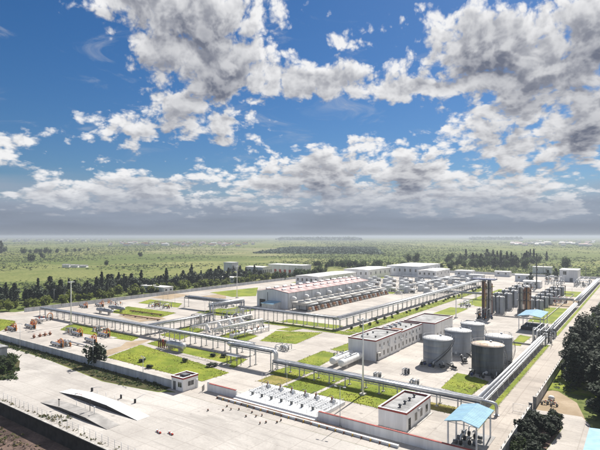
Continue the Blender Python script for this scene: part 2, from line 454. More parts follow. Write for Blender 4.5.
sheet('verge_strip', [(-330, 82.8), (-101.2, 82.8), (-101.2, 79.2), (-106, 78), (-121, 75.9), (-153, 78.7), (-190, 80.2), (-330, 80.2)], 'verge', .028, .02)
sheet('verge_island', [G(*p) for p in ((-14, 352), (6, 352), (20, 361), (19, 368), (10, 377), (-14, 385))], 'verge', .03, .02)

def px(*pp): return [G(*p) for p in pp]
LAWNS = [
    (px((107, 357.5), (202, 381.5), (229, 373), (141, 344.8)), 'grass'),
    (px((147, 343.6), (158, 340.5), (247, 359.5), (234, 368)), 'grass'),
    (px((260, 341), (276, 331), (322, 332.8), (296, 344)), 'grass'),
    (px((277, 329.6), (292, 327), (302, 329), (290, 331.2)), 'grass'),
    (px((297, 361.5), (323, 350.8), (340, 355), (318, 367)), 'grass'),
    (px((331, 349.5), (349, 343), (349, 351), (345, 353)), 'grass'),
    (rect(-86.5, -79, 100.5, 108), 'grass_dry'),
    (rect(-88.5, -79, 108.2, 118), 'grass'),
    (rect(-77.7, -68.2, 100.5, 119), 'grass'),
    (rect(-66.9, -47, 101, 119), 'grass'),
    (rect(-46.9, -31, 107.5, 112), 'grass_dry'),
    (px((441, 388), (457, 373), (472, 376), (489, 382), (470, 396)), 'grass'),
    (rect(-29.0, -27.8, 104, 200), 'grass'),
    (rect(-29.0, -27.8, 216, 520), 'grass'),
    (px((510, 345), (520, 335), (531, 337), (520, 346)), 'grass'),
    (rect(-160, -96, 168.5, 174), 'grass'),
    (rect(-102.5, -95.5, 175, 400), 'grass'),
    (rect(-138, -108, 176.5, 184), 'grass'),
    (rect(-88, -78, 212, 268), 'grass'),
    (rect(-88, -70, 280, 380), 'grass'),
    (px((0, 331), (0, 319), (15, 321), (14, 326)), 'grass'),
    (px((-20, 341), (-20, 322), (0, 319), (0, 331)), 'grass'),
    (px((108, 312.5), (128, 306.5), (176, 313), (160, 317.5)), 'grass'),
    (px((138, 303), (150, 299.5), (182, 303.5), (178, 307.5)), 'grass'),
    (px((210, 292.5), (258, 287.5), (256, 296), (232, 297)), 'grass'),
    (px((60, 330), (72, 323), (140, 337), (132, 341)), 'grass'),
    (px((160, 335), (190, 326), (205, 330), (180, 340)), 'grass'),
    (px((215, 338), (236, 330), (258, 336), (240, 344)), 'grass'),
    (rect(-150, -138, 306, 330), 'grass'),
    (rect(-246, -200, 330, 372), 'grass'),
    (rect(-215, -200, 400, 440), 'grass'),
    (rect(-44, -33, 244, 300), 'grass'),
    (rect(-50, -33, 360, 395), 'grass'),
    (rect(-20.2, 14, 139, 600), 'grass'),
    (rect(-190, -170, 172, 200), 'grass'),
]
for pts, mt in LAWNS: sheet('lawn', pts, mt, .07, .06)
for pts in (px((100, 352), (121, 346.5), (126, 342), (152, 339.5), (141, 344), (107, 356)), px((150, 298), (172, 293), (190, 295), (170, 299.5)),
            px((200, 296.5), (226, 293), (226, 298.5), (205, 300)), rect(-44, -31.5, 303, 352), px((118, 316), (150, 312), (166, 319), (140, 322))):
    sheet('bare_soil', pts, 'dirt', .04)
for pts in (px((163, 350.6), (166, 349.4), (231, 364.5), (229, 366.5)), rect(-78.95, -77.75, 100, 119)):
    sheet('footpath', pts, 'concrete', .085)

def scatter_clumps(name, pts, mat, n_faces=7, size=(.5, 1.4), flat=.55):
    """loose leaf-like faces heaped at each point; one object nobody could count"""
    mb = MB(); vs = mb.v; fs = mb.f
    for (x, y, z, k) in pts:
        for _ in range(n_faces):
            s = random.uniform(*size) * k
            cx = x + random.gauss(0, .55) * s; cy = y + random.gauss(0, .55) * s; cz = z + random.uniform(.05, .8) * s * flat
            a = random.uniform(0, 6.28); t = random.uniform(-.9, .9)
            ux, uy, uz = math.cos(a) * s * .5, math.sin(a) * s * .5, t * s * .3
            wx, wy, wz = -math.sin(a) * s * .35, math.cos(a) * s * .35, random.uniform(-.4, .5) * s
            o = len(vs)
            vs += [(cx - ux, cy - uy, max(z, cz - uz)), (cx + wx, cy + wy, cz + wz + .1 * s), (cx + ux, cy + uy, cz + uz), (cx - wx, cy - wy, max(z, cz - wz))]
            fs.append((o, o + 1, o + 2, o + 3)); mb.sm.append(False)
    return stuff(link(name, mb.mesh(name, mat)))

def in_plant(x, y): return -340 < x < -4 and 40 < y < 530
def scrub():
    pts = []
    while len(pts) < 26000:
        d = 200 * (22 ** (random.random() ** 1.35)); a = random.uniform(-.62, .62)
        r = d * math.tan(a)
        x = d * FW[0] + r * RT[0]; y = d * FW[1] + r * RT[1]
        if in_plant(x, y): continue
        if math.sin(x * .021) * math.sin(y * .017 + 1) + math.sin(x * .006 + y * .004) < random.uniform(-1.1, .9): continue
        pts.append((x, y, 0, random.uniform(.45, 1.15) * (.8 + d / 2400)))
    scatter_clumps('plain_scrub', pts, 'scrub', 6, (.8, 2.2), .55)
    pts = []
    for _ in range(1500):
        x = random.uniform(-330, -101.5)
        lo = 78.4 if x < -106 else 79.4
        if x > -140 and x < -112: lo = 76.6
        pts.append((x, random.uniform(lo, 82.6), .03, random.uniform(.15, .6)))
    for _ in range(150):
        p = G(random.uniform(-12, 17), random.uniform(355, 380))
        pts.append((*p, .03, random.uniform(.5, 1.3)))
    scatter_clumps('verge_weeds', pts, 'leaf_mid', 7, (.5, 1.3))
    pts = [(random.uniform(-215, -60), random.uniform(18, 48.5), LOW, random.uniform(.3, 1.0)) for _ in range(1300)]
    scatter_clumps('bank_weeds', pts, 'verge', 6, (.4, 1.2))
    mb = MB()
    for _ in range(5200):
        x, y, s = random.uniform(-215, -60), random.uniform(20, 47.8), random.uniform(.1, .42)
        v = [(x + random.uniform(-1, 1) * s, y + random.uniform(-1, 1) * s, LOW + random.uniform(.1, .9) * s) for _ in range(4)]
        b = [(x - s, y - s * .6, LOW), (x + s, y - s, LOW), (x + s * .8, y + s, LOW), (x - s, y + s * .7, LOW)]
        t = [(p[0] * .5 + q[0] * .5, p[1] * .5 + q[1] * .5, q[2] + .1) for p, q in zip(b, v)]
        mb.add(b + t, [(4, 5, 6, 7), (0, 1, 5, 4), (1, 2, 6, 5), (2, 3, 7, 6), (3, 0, 4, 7)])
    stuff(link('rubble_bank', mb.mesh('rubble_bank', 'rubble')))
    # right-hand rough ground beyond the service road wall
    pts = [(random.uniform(-20, 30), random.uniform(123, 420), .07, random.uniform(.4, 1.2)) for _ in range(1500)]
    pts = [p for p in pts if p[0] > -12 or p[1] > 138]
    scatter_clumps('roadside_weeds', pts, 'leaf_mid', 6, (.5, 1.3))
scrub()
def far_wood_and_shade(name, quad, n, mat, s):
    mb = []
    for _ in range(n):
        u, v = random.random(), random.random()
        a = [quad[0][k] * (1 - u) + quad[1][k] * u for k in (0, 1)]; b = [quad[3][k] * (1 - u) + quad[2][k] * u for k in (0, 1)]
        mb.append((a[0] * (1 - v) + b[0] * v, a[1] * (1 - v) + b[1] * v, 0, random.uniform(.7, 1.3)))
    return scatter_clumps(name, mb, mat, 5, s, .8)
far_wood_and_shade('cloud_shadow_patch', px((252, 253.5), (384, 254.5), (374, 247.5), (290, 247.5)), 4500, 'far_wood_and_shade', (2.2, 5))  # dark leaf clumps put here in place of a cloud shadow on the plain
far_wood_and_shade('far_tree_line', px((278, 240.2), (360, 240.6), (356, 238.6), (282, 238.4)), 1500, 'far_wood_and_shade', (16, 30))
far_wood_and_shade('far_tree_line', px((470, 240), (520, 240), (520, 239), (470, 239)), 350, 'far_wood_and_shade', (16, 30))

def lawn_tufts():
    pts = []
    def inside(p, poly):
        c = False; n = len(poly)
        for i in range(n):
            (x1, y1), (x2, y2) = poly[i], poly[i - 1]
            if (y1 > p[1]) != (y2 > p[1]) and p[0] < (x2 - x1) * (p[1] - y1) / (y2 - y1) + x1: c = not c
        return c
    for poly, mt in LAWNS:
        xs = [p[0] for p in poly]; ys = [p[1] for p in poly]
        if min(ys) > 175: continue
        A = (max(xs) - min(xs)) * (max(ys) - min(ys))
        for _ in range(int(min(A, 2600) * 2.6)):
            p = (random.uniform(min(xs), max(xs)), random.uniform(min(ys), max(ys)))
            if not inside(p, poly) or p[0] > -21: continue
            k = math.sin(p[0] * .31) + math.sin(p[1] * .43 + p[0] * .1)
            pts.append((p[0] + random.gauss(0, .15), p[1] + random.gauss(0, .15), .06, random.uniform(.3, 1) * (1.2 + .35 * k)))
    scatter_clumps('lawn_tufts', pts, 'tuft', 2, (.12, .34), .3)
    # ragged weeds growing over the lawn edges
    pts = []
    for poly, mt in LAWNS:
        if min(p[1] for p in poly) > 200: continue
        for i in range(len(poly)):
            (x1, y1), (x2, y2) = poly[i - 1], poly[i]
            L = math.hypot(x2 - x1, y2 - y1)
            for _ in range(int(min(L, 60) * 2.2)):
                u = random.random()
                pts.append((x1 + (x2 - x1) * u + random.gauss(0, .18), y1 + (y2 - y1) * u + random.gauss(0, .18), .02, random.uniform(.3, 1)))
    scatter_clumps('edge_weeds', pts, 'tuft', 3, (.15, .45), .25)
MT_T = material('tuft', (.20, .23, .028), .85, var=.3, scale=.25, col2=(.16, .15, .04))
lawn_tufts()

# ------------------------------------------------------------------ trees
def crown_mesh(name, mat, shape, h, r, n, s, base=.12, seed=1):
    """leaf clumps through a crown volume; shape: 'spire', 'round', 'column'"""
    rd = random.Random(seed); mb = MB(); vs, fs = mb.v, mb.f
    lobes = [(rd.uniform(-.5, .5), rd.uniform(-.5, .5), rd.uniform(.3, .85), rd.uniform(.35, .6)) for _ in range(9)]
    cnt = 0
    while cnt < n:
        zt = base + (1 - base) * rd.random()
        q = (zt - base) / (1 - base)
        if shape == 'spire': rad = r * (1 - q) ** .75 * (.75 + .4 * math.sin(q * 23 + seed))
        elif shape == 'column': rad = r * (math.sin(math.pi * min(1, q * .86 + .14)) ** .55) * (.8 + .3 * math.sin(q * 15 + seed))
        else:
            l = rd.choice(lobes); dv = Vector((rd.gauss(0, 1), rd.gauss(0, 1), rd.gauss(0, .8))).normalized() * rd.uniform(.55, 1) * l[3]
            x, y, z = (l[0] + dv.x) * r, (l[1] + dv.y) * r, max(.6, (l[2] + dv.z * .7) * h)
            rad = None
        if rad is not None:
            a = rd.uniform(0, 6.28); k = rad * math.sqrt(rd.uniform(.15, 1)); x, y, z = k * math.cos(a), k * math.sin(a), zt * h
        ss = s * rd.uniform(.6, 1.35)
        a = rd.uniform(0, 6.28); b = rd.uniform(-.8, .8); c = rd.uniform(-1.2, 1.2)
        u = Vector((math.cos(a) * math.cos(b), math.sin(a) * math.cos(b), math.sin(b))) * ss
        w = Vector((-math.sin(a), math.cos(a), math.sin(c))).normalized() * ss * .6
        p = Vector((x, y, z)); o = len(vs)
        vs += [tuple(p - u), tuple(p + w), tuple(p + u), tuple(p - w)]; fs.append((o, o + 1, o + 2, o + 3)); mb.sm.append(False)
        cnt += 1
    return mb.mesh(name, mat)
def tree_proto(kind, mat, shape, h, r, n, s, seed, base=.12):
    def mk():
        cm = crown_mesh('crown', mat, shape, h, r, n, s, base, seed)
        tb = MB().tube([(0, 0, -.1), (.05 * r, .02, h * .35), (0, .04, h * .75)], [max(.07, h * .016), h * .011, .03], 6)
        rd = random.Random(seed)
        for k in range(4):
            a = rd.uniform(0, 6.28); z = h * rd.uniform(.25, .55)
            tb.tube([(0, 0, z), (math.cos(a) * r * .6, math.sin(a) * r * .6, z + h * .16)], [h * .007, .02], 4)
        return cm, tb.mesh('trunk', 'bark')
    return shared(('tree', kind, mat, shape, h, r, n, s, seed), mk)
def tree(name, label, group, proto, x, y, sc=1.0, z=0.0, sz=None):
    t = thing(name, label, 'tree' if 'shrub' not in name else 'shrub', (x, y, z), random.uniform(0, 6.28), group)
    t.scale = (sc, sc, sz or sc)
    link('crown', proto[0], t); link('trunk', proto[1], t)
    return t
# ------------------------------------------------------------------ walls and fences
def wall_run(name, label, x0, y0, L, h, rz, panel=6.0, mat='grey_wall', cop='kerb', t=.24, pier=True, coph=.12, knobs=False):
    w = thing(name, label, 'wall', (x0, y0, 0), rz)
    n = max(1, round(L / panel)); s = L / n
    pm = shared(('wp', mat, round(s, 3), h, t), lambda: MB().box(.12, s - .12, -t / 2, t / 2, -.1, h).mesh('panel', mat))
    cm = shared(('wc', cop, round(s, 3), coph, t), lambda: MB().box(.006, s - .006, -t / 2 - .1, t / 2 + .1, 0, coph).mesh('coping', cop))
    pr = shared(('wr', mat, h, t), lambda: MB().box(-.2, .2, -t / 2 - .06, t / 2 + .06, -.1, h - .004).mesh('pier', mat))
    km = shared(('wk', t), lambda: MB().cyl(0, 0, 0, .35, .07, 6).mesh('spike', 'steel')) if knobs else None
    for i in range(n):
        link('panel', pm, w, (i * s, 0, 0)); link('coping', cm, w, (i * s, 0, h + .002))
        if km:
            for k in (.25, .75): link('spike', km, w, (s * (i + k), 0, h + coph))
    for i in range(n + 1):
        if pier: link('pier', pr, w, (i * s, 0, 0))
    return w
wall_run('boundary_wall', 'long grey boundary wall with pale coping along the weedy verge, left of the gatehouse', -330, 83, 229.4, 2.05, 0)
wall_run('boundary_wall', 'short white wall with red coping between gate opening and white loading platform', -91, 86.9, 9.4, 1.9, 0, 4.7, 'white_wall', 'red_trim')
wall_run('boundary_wall', 'white wall with red coping from loading platform to the blue canopy', -57.2, 86.9, 36.2, 1.9, 0, 6, 'white_wall', 'red_trim')
wall_run('boundary_wall', 'grey spiked wall beside the service road, near side of the gap', -20.4, 60, 56.6, 2.3, R(90), 5.6, 'grey_wall', 'kerb', knobs=True)
wall_run('boundary_wall', 'long grey wall beside the service road, beyond the gap', -20.4, 122.2, 398, 2.3, R(90), 6, 'grey_wall', 'kerb', knobs=True)
wall_run('boundary_wall', 'low pale wall closing the far north side of the plant', -256, 521, 228, 2.2, 0, 12, 'white_wall', 'kerb', pier=False)
wall_run('boundary_wall', 'pale wall in front of the conifer belt beside the perimeter road', -264, 120, 400, 2.0, R(90), 10, 'grey_wall', 'kerb', pier=False)

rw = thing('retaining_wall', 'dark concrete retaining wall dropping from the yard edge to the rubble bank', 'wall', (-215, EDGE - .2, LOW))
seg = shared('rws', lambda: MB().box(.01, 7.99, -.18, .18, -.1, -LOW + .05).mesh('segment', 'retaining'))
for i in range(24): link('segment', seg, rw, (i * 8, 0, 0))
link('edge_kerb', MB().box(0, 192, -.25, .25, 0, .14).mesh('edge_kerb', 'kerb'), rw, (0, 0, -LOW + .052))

fn = thing('wire_fence', 'thin wire fence with slim posts along the edge of the concrete yard', 'fence', (-150, EDGE + .9, 0))
pm = MB().cyl(0, 0, 0, 1.75, .045, 6).mesh('post', 'pale_paint')
for i in range(54): link('post', pm, fn, (i * 2.1, 0, 0))
for z in (.35, .8, 1.25, 1.7): part('wire', MB().tube([(0, 0, z), (53 * 2.1, 0, z)], .012, 4), 'galv', fn)

# ------------------------------------------------------------------ pipe racks
def pipe_mesh(L, r, mat): return shared(('pipe', round(L, 2), r, mat), lambda: MB().tube([(0, 0, 0), (L, 0, 0)], r, 10).mesh('pipe', mat))
def rack(label, x0, y0, L, rz, z, width=2.6, span=6.0, pipes=((-.75, .42, 'silver'), (.15, .34, 'silver'), (.85, .2, 'galv')), tray=True, pmat='galv', brace=False, group=None):
    t = thing('pipe_rack', label, 'pipe rack', (x0, y0, 0), rz, group)
    n = max(1, round(L / span)); s = L / n; hw = width / 2
    pm = shared(('post', z, pmat), lambda: MB().box(-.11, .11, -.11, .11, .02, z).mesh('post', pmat))
    fm = shared(('foot', 0), lambda: MB().box(-.35, .35, -.35, .35, 0, .25).mesh('footing', 'kerb'))
    bm_ = shared(('xb', width, pmat), lambda: MB().box(-.1, .1, -hw - .15, hw + .15, 0, .2).mesh('crossbeam', pmat))
    gm = shared(('gird', round(L, 2), pmat), lambda: MB().box(0, L, -.06, .06, -.22, 0).mesh('girder', pmat))
    for i in range(n + 1):
        x = min(max(i * s, .15), L - .15)
        for sg in (-1, 1):
            link('post', pm, t, (x, sg * (hw - .1), 0)); link('footing', fm, t, (x, sg * (hw - .1), 0))
        link('crossbeam', bm_, t, (x, 0, z + .002))
    for sg in (-1, 1): link('girder', gm, t, (0, sg * (hw + .02), z))
    for (o, r, m) in pipes: link('pipe', pipe_mesh(L, r, m), t, (0, o, z + .27 + r))
    if tray or width > 2.1:
        dk = shared(('deck', round(L, 2), width), lambda: MB().box(0, L, -hw - .02, hw + .02, 0, .05).mesh('deck_plate', 'galv'))
        link('deck_plate', dk, t, (0, 0, z + .204))
    if tray:
        tm = shared(('tray', round(L, 2)), lambda: MB().box(0, L, -.34, .34, 0, .05).box(0, L, -.36, -.33, 0, .16).box(0, L, .33, .36, 0, .16).mesh('cable_tray', 'galv'))
        link('cable_tray', tm, t, (0, hw - .1, z + .75))
    return t
W90 = R(90)
rack('long silver pipe rack running behind the orange launchers and the green lawn', -247, 121, 141, 0, 3.2)
rack('low silver pipe rack crossing in front of the two-storey office to the blue canopy', -89, 111.4, 59.5, 0, 2.4, span=5)
rk = rack('raised pipe bridge spanning the gate driveway on tall posts', -106, 111.6, 16.5, 0, 5.2, span=7.5, width=2.8)
for (o, r) in ((-.75, .42), (.15, .34)):
    part('drop_bend', MB().tube([(16.5, o, 5.41 + r), (17.2, o, 5.3 + r), (17.6, o, 4.7 + r), (17.6, o, 3.4 + r), (17.5, o, 2.62 + r), (18.2, o, 2.61 + r)], r * .99, 10), 'silver', rk)
    part('rise_bend', MB().tube([(0.0, o, 5.41 + r), (-1.2, o, 5.4 + r), (-1.9 - o, o + 1, 4.6 + r), (-1.9 - o, o + 3.5, 3.6 + r), (-1.9 - o, 9.4, 3.3 + r)], r * .99, 10), 'silver', rk)
rack('pipe rack running north from the long rack to the tall pipe bridge', -163, 122.6, 34.4, W90, 3.2)
rk = rack('tall pipe bridge on braced towers over the inner road', -163, 157.5, 20.5, W90, 7.6, span=20, width=3.4, pipes=((-1.0, .5, 'silver'), (.1, .45, 'silver'), (1.0, .3, 'galv')))
part('deck_plate', MB().box(.5, 20, -1.7, 1.7, 7.1, 7.3), 'dark_blue', rk)
for x in (0.15, 20.35):
    for k in range(3):
        for sg in (-1, 1):
            part('brace', MB().tube([(x, -sg * 1.5, .4 + k * 2.3), (x, sg * 1.5, 2.6 + k * 2.3)], .05, 4), 'galv', rk)
    for sg in (-1, 1): part('riser', MB().tube([(x + .5 * (1 if x > 1 else -1), sg * .8, 3.3), (x + .5 * (1 if x > 1 else -1), sg * .8, 8.4)], .4, 10), 'silver', rk)
rk = rack('second pipe bridge with dark blue deck left of the tall bridge', -209, 182, 40, 0, 5.6, span=20, width=3.2)
part('deck_plate', MB().box(.5, 39, -1.6, 1.6, 5.1, 5.3), 'dark_blue', rk)
rack('silver pipe rack passing in front of the compressor hall', -163, 176, 57, 0, 4.4, width=3.0)
rack('long silver pipe rack running north beside the air coolers', -106, 174.5, 222, W90, 4.4, width=3.2)
rack('low pipe rack inside the metering area, left one', -151, 134, 37, W90, 2.2, width=1.8, pipes=((-.4, .3, 'white_paint'), (.4, .25, 'silver')), tray=False)
rack('low pipe rack inside the metering area, right one', -137, 133, 29, W90, 2.8, width=1.8, pipes=((-.4, .32, 'white_paint'), (.4, .25, 'silver')), tray=False)
rack('low pipe rack along the service road, near stretch', -30.4, 113.2, 84, W90, 2.2, width=2.2, span=6, pipes=((-.6, .25, 'silver'), (.35, .3, 'white_paint')), tray=False)
rack('low pipe rack along the service road, middle stretch', -30.6, 216, 92, W90, 2.0, width=2.2, span=8, pipes=((-.6, .25, 'silver'), (.35, .3, 'white_paint')), tray=False)
rack('low pipe rack along the service road, far stretch', -31, 318, 170, W90, 2.4, width=2.6, span=10)
rack('pipe rack crossing behind the vertical vessels to the service road', -104, 312, 72, 0, 3.4, width=2.4, span=9, tray=False)
rack('pipe rack along the rear of the coolers towards the white sheds', -138, 318, 118, W90, 3.6, width=2.4, span=9)
rack('white-topped pipe rack among the far skids', -186, 402, 80, 0, 3.6, width=3.2, span=10)

# L-shaped drop legs where rack meets canopy road
e = thing('pipe_elbow', 'silver pipe bend dropping to the ground beside the blue canopy', 'pipe', (-28.6, 112.2, 0))
part('pipe', MB().tube([(-2, 0, 2.7), (1.2, 0, 2.7), (1.9, 0, 2.5), (2.1, 0, 1.9), (2.1, 0, .05)], .36, 10), 'silver', e)
part('flange', MB().cyl(2.1, 0, .05, .2, .6, 12), 'galv', e)

# ------------------------------------------------------------------ buildings
def window(par, x, y, z, w, h, face, frame='white_paint'):
    """face '-Y' or '+X': pane set in a frame that stands proud of the wall"""
    if face == '-Y':
        fr = MB().box(-w / 2 - .08, w / 2 + .08, -.05, 0, -.08, 0).box(-w / 2 - .08, w / 2 + .08, -.05, 0, h, h + .08).box(-w / 2 - .08, -w / 2, -.05, 0, 0, h).box(w / 2, w / 2 + .08, -.05, 0, 0, h).box(-.03, .03, -.045, 0, 0, h)
        pn = MB().box(-w / 2, w / 2, -.02, -.004, 0, h)
    else:
        fr = MB().box(0, .05, -w / 2 - .08, w / 2 + .08, -.08, 0).box(0, .05, -w / 2 - .08, w / 2 + .08, h, h + .08).box(0, .05, -w / 2 - .08, -w / 2, 0, h).box(0, .05, w / 2, w / 2 + .08, 0, h).box(0, .045, -.03, .03, 0, h)
        pn = MB().box(.004, .02, -w / 2, w / 2, 0, h)
    fm = shared(('wf', w, h, face, frame), lambda: fr.mesh('window', frame)); pm = shared(('wpn', w, h, face), lambda: pn.mesh('pane', 'glass'))
    o = link('window', fm, par, (x, y, z)); link('pane', pm, o)
    return o
def door(par, x, y, w, h, face, mat='steel'):
    if face == '-Y': m = MB().box(-w / 2, w / 2, -.06, -.004, 0, h)
    else: m = MB().box(.004, .06, -w / 2, w / 2, 0, h)
    o = part('door', m, mat, par, (x, y, .06))
    k = MB().box(.06, .11, -w * .35 - .06, -w * .35 + .06, h * .48, h * .53) if face != '-Y' else MB().box(w * .35 - .06, w * .35 + .06, -.11, -.06, h * .48, h * .53)
    part('handle', k, 'galv', o)
    return o
def flat_block(par, x0, x1, y0, y1, h, wall='white_wall', trim='red_trim', roof='roof_grey', ph=.45, tb=.4):
    """walls, roof slab inside a parapet with a coloured band"""
    part('wall', MB().box(x0, x1, y0, y1, 0, h - tb), wall, par)
    t = .22
    part('parapet_band', MB().box(x0 - .06, x1 + .06, y0 - .06, y0 + t, h - tb + .003, h).box(x0 - .06, x1 + .06, y1 - t, y1 + .06, h - tb + .003, h)
         .box(x0 - .06, x0 + t, y0 + t, y1 - t, h - tb + .003, h).box(x1 - t, x1 + .06, y0 + t, y1 - t, h - tb + .003, h), trim, par)
    part('coping', MB().box(x0 - .1, x1 + .1, y0 - .1, y0 + t + .04, h + .003, h + .09).box(x0 - .1, x1 + .1, y1 - t - .04, y1 + .1, h + .003, h + .09)
         .box(x0 - .1, x0 + t + .04, y0 + t + .04, y1 - t - .04, h + .003, h + .09).box(x1 - t - .04, x1 + .1, y0 + t + .04, y1 - t - .04, h + .003, h + .09), 'white_wall', par)
    part('roof', MB().box(x0 + t, x1 - t, y0 + t, y1 - t, h - tb + .003, h - ph + .1), roof, par)
def vent_mesh(): return MB().cyl(0, 0, 0, .4, .2, 10).lathe([(.01, .75), (.34, .62), (.4, .42), (.2, .36)], 10).mesh('roof_vent', 'steel')

# gatehouse
b = thing('gatehouse', 'tiny white gatehouse with red roof band at the end of the grey wall', 'building', (-100.4, 82.4, 0))
flat_block(b, 0, 4.5, 0, 5.1, 3.5)
window(b, 3.3, 0, 1.0, 1.4, 1.3, '-Y'); door(b, 1.2, 0, 1.0, 2.2, '-Y'); window(b, 4.5, 2.6, 1.1, 2.0, 1.2, '+X')
part('roof_hatch', MB().box(1.2, 3.2, 1.8, 3.6, 3.16, 3.7), 'steel', b)
gp = thing('gate', 'dark folded steel gate between gatehouse and short white wall', 'gate', (-95.6, 86.9, 0))
for x in (0, 4.2): part('post', MB().box(x - .2, x + .2, -.2, .2, 0, 2.3), 'white_wall', gp)
for i in range(9): part('bar', MB().box(3.0 + i * .11, 3.04 + i * .11, -.3 - i * .2, -.26 - i * .2, .1, 1.5), 'dark_steel', gp)
part('rail', MB().tube([(3.0, -.28, 1.5), (3.9, -1.9, 1.5)], .03, 4), 'dark_steel', gp)
part('rail', MB().tube([(3.0, -.28, .2), (3.9, -1.9, .2)], .03, 4), 'dark_steel', gp)

# two-storey office
b = thing('office_building', 'long two-storey white office with red parapet band and rows of small windows', 'building', (-79.2, 138, 0))
flat_block(b, 0, 10, 0, 20, 6.7); flat_block(b, .3, 9.7, 20.15, 40.2, 6.2)
for i in range(6):
    window(b, 10, 3.0 + i * 3.0, 1.0, 1.1, 1.5, '+X')
    if i != 3: window(b, 10, 3.0 + i * 3.0, 4.2, .9, .9, '+X')
for i in range(6): window(b, 9.7, 22 + i * 3.1, 1.0, 1.1, 1.5, '+X'); window(b, 9.7, 22 + i * 3.1, 4.0, .9, .9, '+X')
door(b, 10, 1.1, 1.2, 2.3, '+X'); door(b, 9.7, 39, 1.2, 2.3, '+X')
part('door_canopy', MB().box(10.003, 11.2, .3, 1.9, 2.6, 2.75), 'kerb', b)
for (xx, yy) in ((10, .25), (10, 10.4), (10, 19.7), (9.7, 30.1)): part('downpipe', MB().tube([(xx + .1, yy, .1), (xx + .1, yy, 5.9)], .07, 6), 'galv', b)
for k in range(7): part('air_conditioner', MB().box(10.004 if k < 4 else 9.704, 10.36 if k < 4 else 10.06, 4.1 + k * 5.05, 4.95 + k * 5.05, 3.3, 3.9), 'pale_paint', b)
part('stair_hatch', MB().box(5.6, 9.2, 20.6, 23.2, 5.8, 6.75), 'rust', b)
vm = vent_mesh()
for (x, y) in ((3, 4), (3, 8), (3, 12), (7, 6), (7, 15), (4, 25), (4, 29), (4, 33), (7, 31), (7, 36)): link('roof_vent', vm, b, (x, y, 6.2 if y < 20 else 5.7))
for i in range(4): part('roof_box', MB().cbox(2.2, 24 + i * 4, 5.8, 1.2, .9, .8), 'pale_paint', b)
b = thing('annex_building', 'white annex block with red band behind the office, beside the grey tanks', 'building', (-77, 178.6, 0))
flat_block(b, 0, 12.4, 0, 21, 6.7)
for i in range(5): window(b, 12.4, 3 + i * 3.7, 1.0, 1.2, 1.5, '+X')
door(b, 12.4, 19.6, 1.2, 2.3, '+X')

# switch house near the camera
b = thing('switch_house', 'small white flat-roofed block with red band and four roof vents, nearest building', 'building', (-45.5, 92, 0))
flat_block(b, 0, 6.3, 0, 13.5, 3.9)
for y in (5.0, 8.0, 11.2): window(b, 6.3, y, .95, 1.1, 1.5, '+X', 'kerb')
door(b, 6.3, 1.6, 1.1, 2.3, '+X', 'dark_steel')
for y in (3.4, 6.0, 8.6, 11.2): link('roof_vent', vm, b, (3.4, y, 3.55))
part('downpipe', MB().tube([(6.4, 13.2, .1), (6.4, 13.2, 3.3)], .06, 6), 'galv', b)
part('air_conditioner', MB().box(6.304, 6.66, 6.0, 6.9, 2.5, 3.1), 'pale_paint', b)
part('plinth', MB().box(-.3, 6.9, -.3, 13.8, 0, .12), 'kerb', b)

# compressor hall
HX0, HX1, HY0, HY1 = -180, -158, 209, 303
b = thing('compressor_hall', 'long pale grey hall with low pink-red roof behind the pipe rack', 'building', (HX0, HY0, 0))
HL = HY1 - HY0; HWd = HX1 - HX0
bay = HL / 12
part('wall', MB().prism([(0, 0), (HWd, 0), (HWd, 8.6), (HWd / 2, 10.2), (0, 8.6)], 0, .3, 'Y'), 'clad', b)
part('wall', MB().prism([(0, 0), (HWd, 0), (HWd, 8.6), (HWd / 2, 10.2), (0, 8.6)], HL - .3, HL, 'Y'), 'clad', b)
wm = MB().box(-.25, 0, .06, bay - .06, 0, 8.5).mesh('wall_panel', 'clad'); cm = MB().box(-.1, .14, -.18, .18, 0, 8.4).mesh('column', 'grey_wall')
wm2 = MB().box(0, .25, .06, bay - .06, 0, 8.5).mesh('wall_panel', 'clad')
sheetm = MB().prism([(HWd / 2, 10.3), (HWd + .7, 8.58), (HWd + .7, 8.74), (HWd / 2, 10.46)], .04, bay - .04, 'Y').prism([(-.7, 8.58), (HWd / 2, 10.3), (HWd / 2, 10.46), (-.7, 8.74)], .04, bay - .04, 'Y').mesh('roof_sheet', 'roof_red')
vn = MB().box(-.5, .5, -1.4, 1.4, 0, .9).prism([(-.8, .9), (.8, .9), (0, 1.4)], -1.5, 1.5, 'Y').mesh('roof_ventilator', 'white_paint')
for i in range(12):
    link('wall_panel', wm, b, (HWd - .003, i * bay, 0)); link('column', cm, b, (HWd, i * bay + .4 if i == 0 else i * bay, 0)); link('wall_panel', wm2, b, (.003, i * bay, 0))
    link('roof_sheet', sheetm, b, (0, i * bay, .1))
    for k, x in enumerate((5.0, 11.0, 16.4)):
        link('roof_ventilator', vn, b, (x, (i + .5) * bay, 10.2 - abs(x - 11) * .156))
part('ridge_cap', MB().box(HWd / 2 - .35, HWd / 2 + .35, 0, HL, 10.57, 10.66), 'roof_red', b)
part('lean_to', MB().prism([(-6.5, 0), (-.01, 0), (-.01, 3.6), (-6.5, 2.9)], 9, 17), 'pale_paint', b)
part('lean_to_roof', MB().prism([(-7.0, 2.95), (-.01, 3.7), (-.01, 3.85), (-7.0, 3.1)], 8.6, 17.4), 'roof_blue', b)
part('roller_door', MB().box(2.0, 6.2, -.06, -.004, 0, 4.2), 'dark_steel', b)
part('downpipe', MB().tube([(8.0, -.2, 0), (8.0, -.2, 8.4)], .14, 6), 'steel', b)

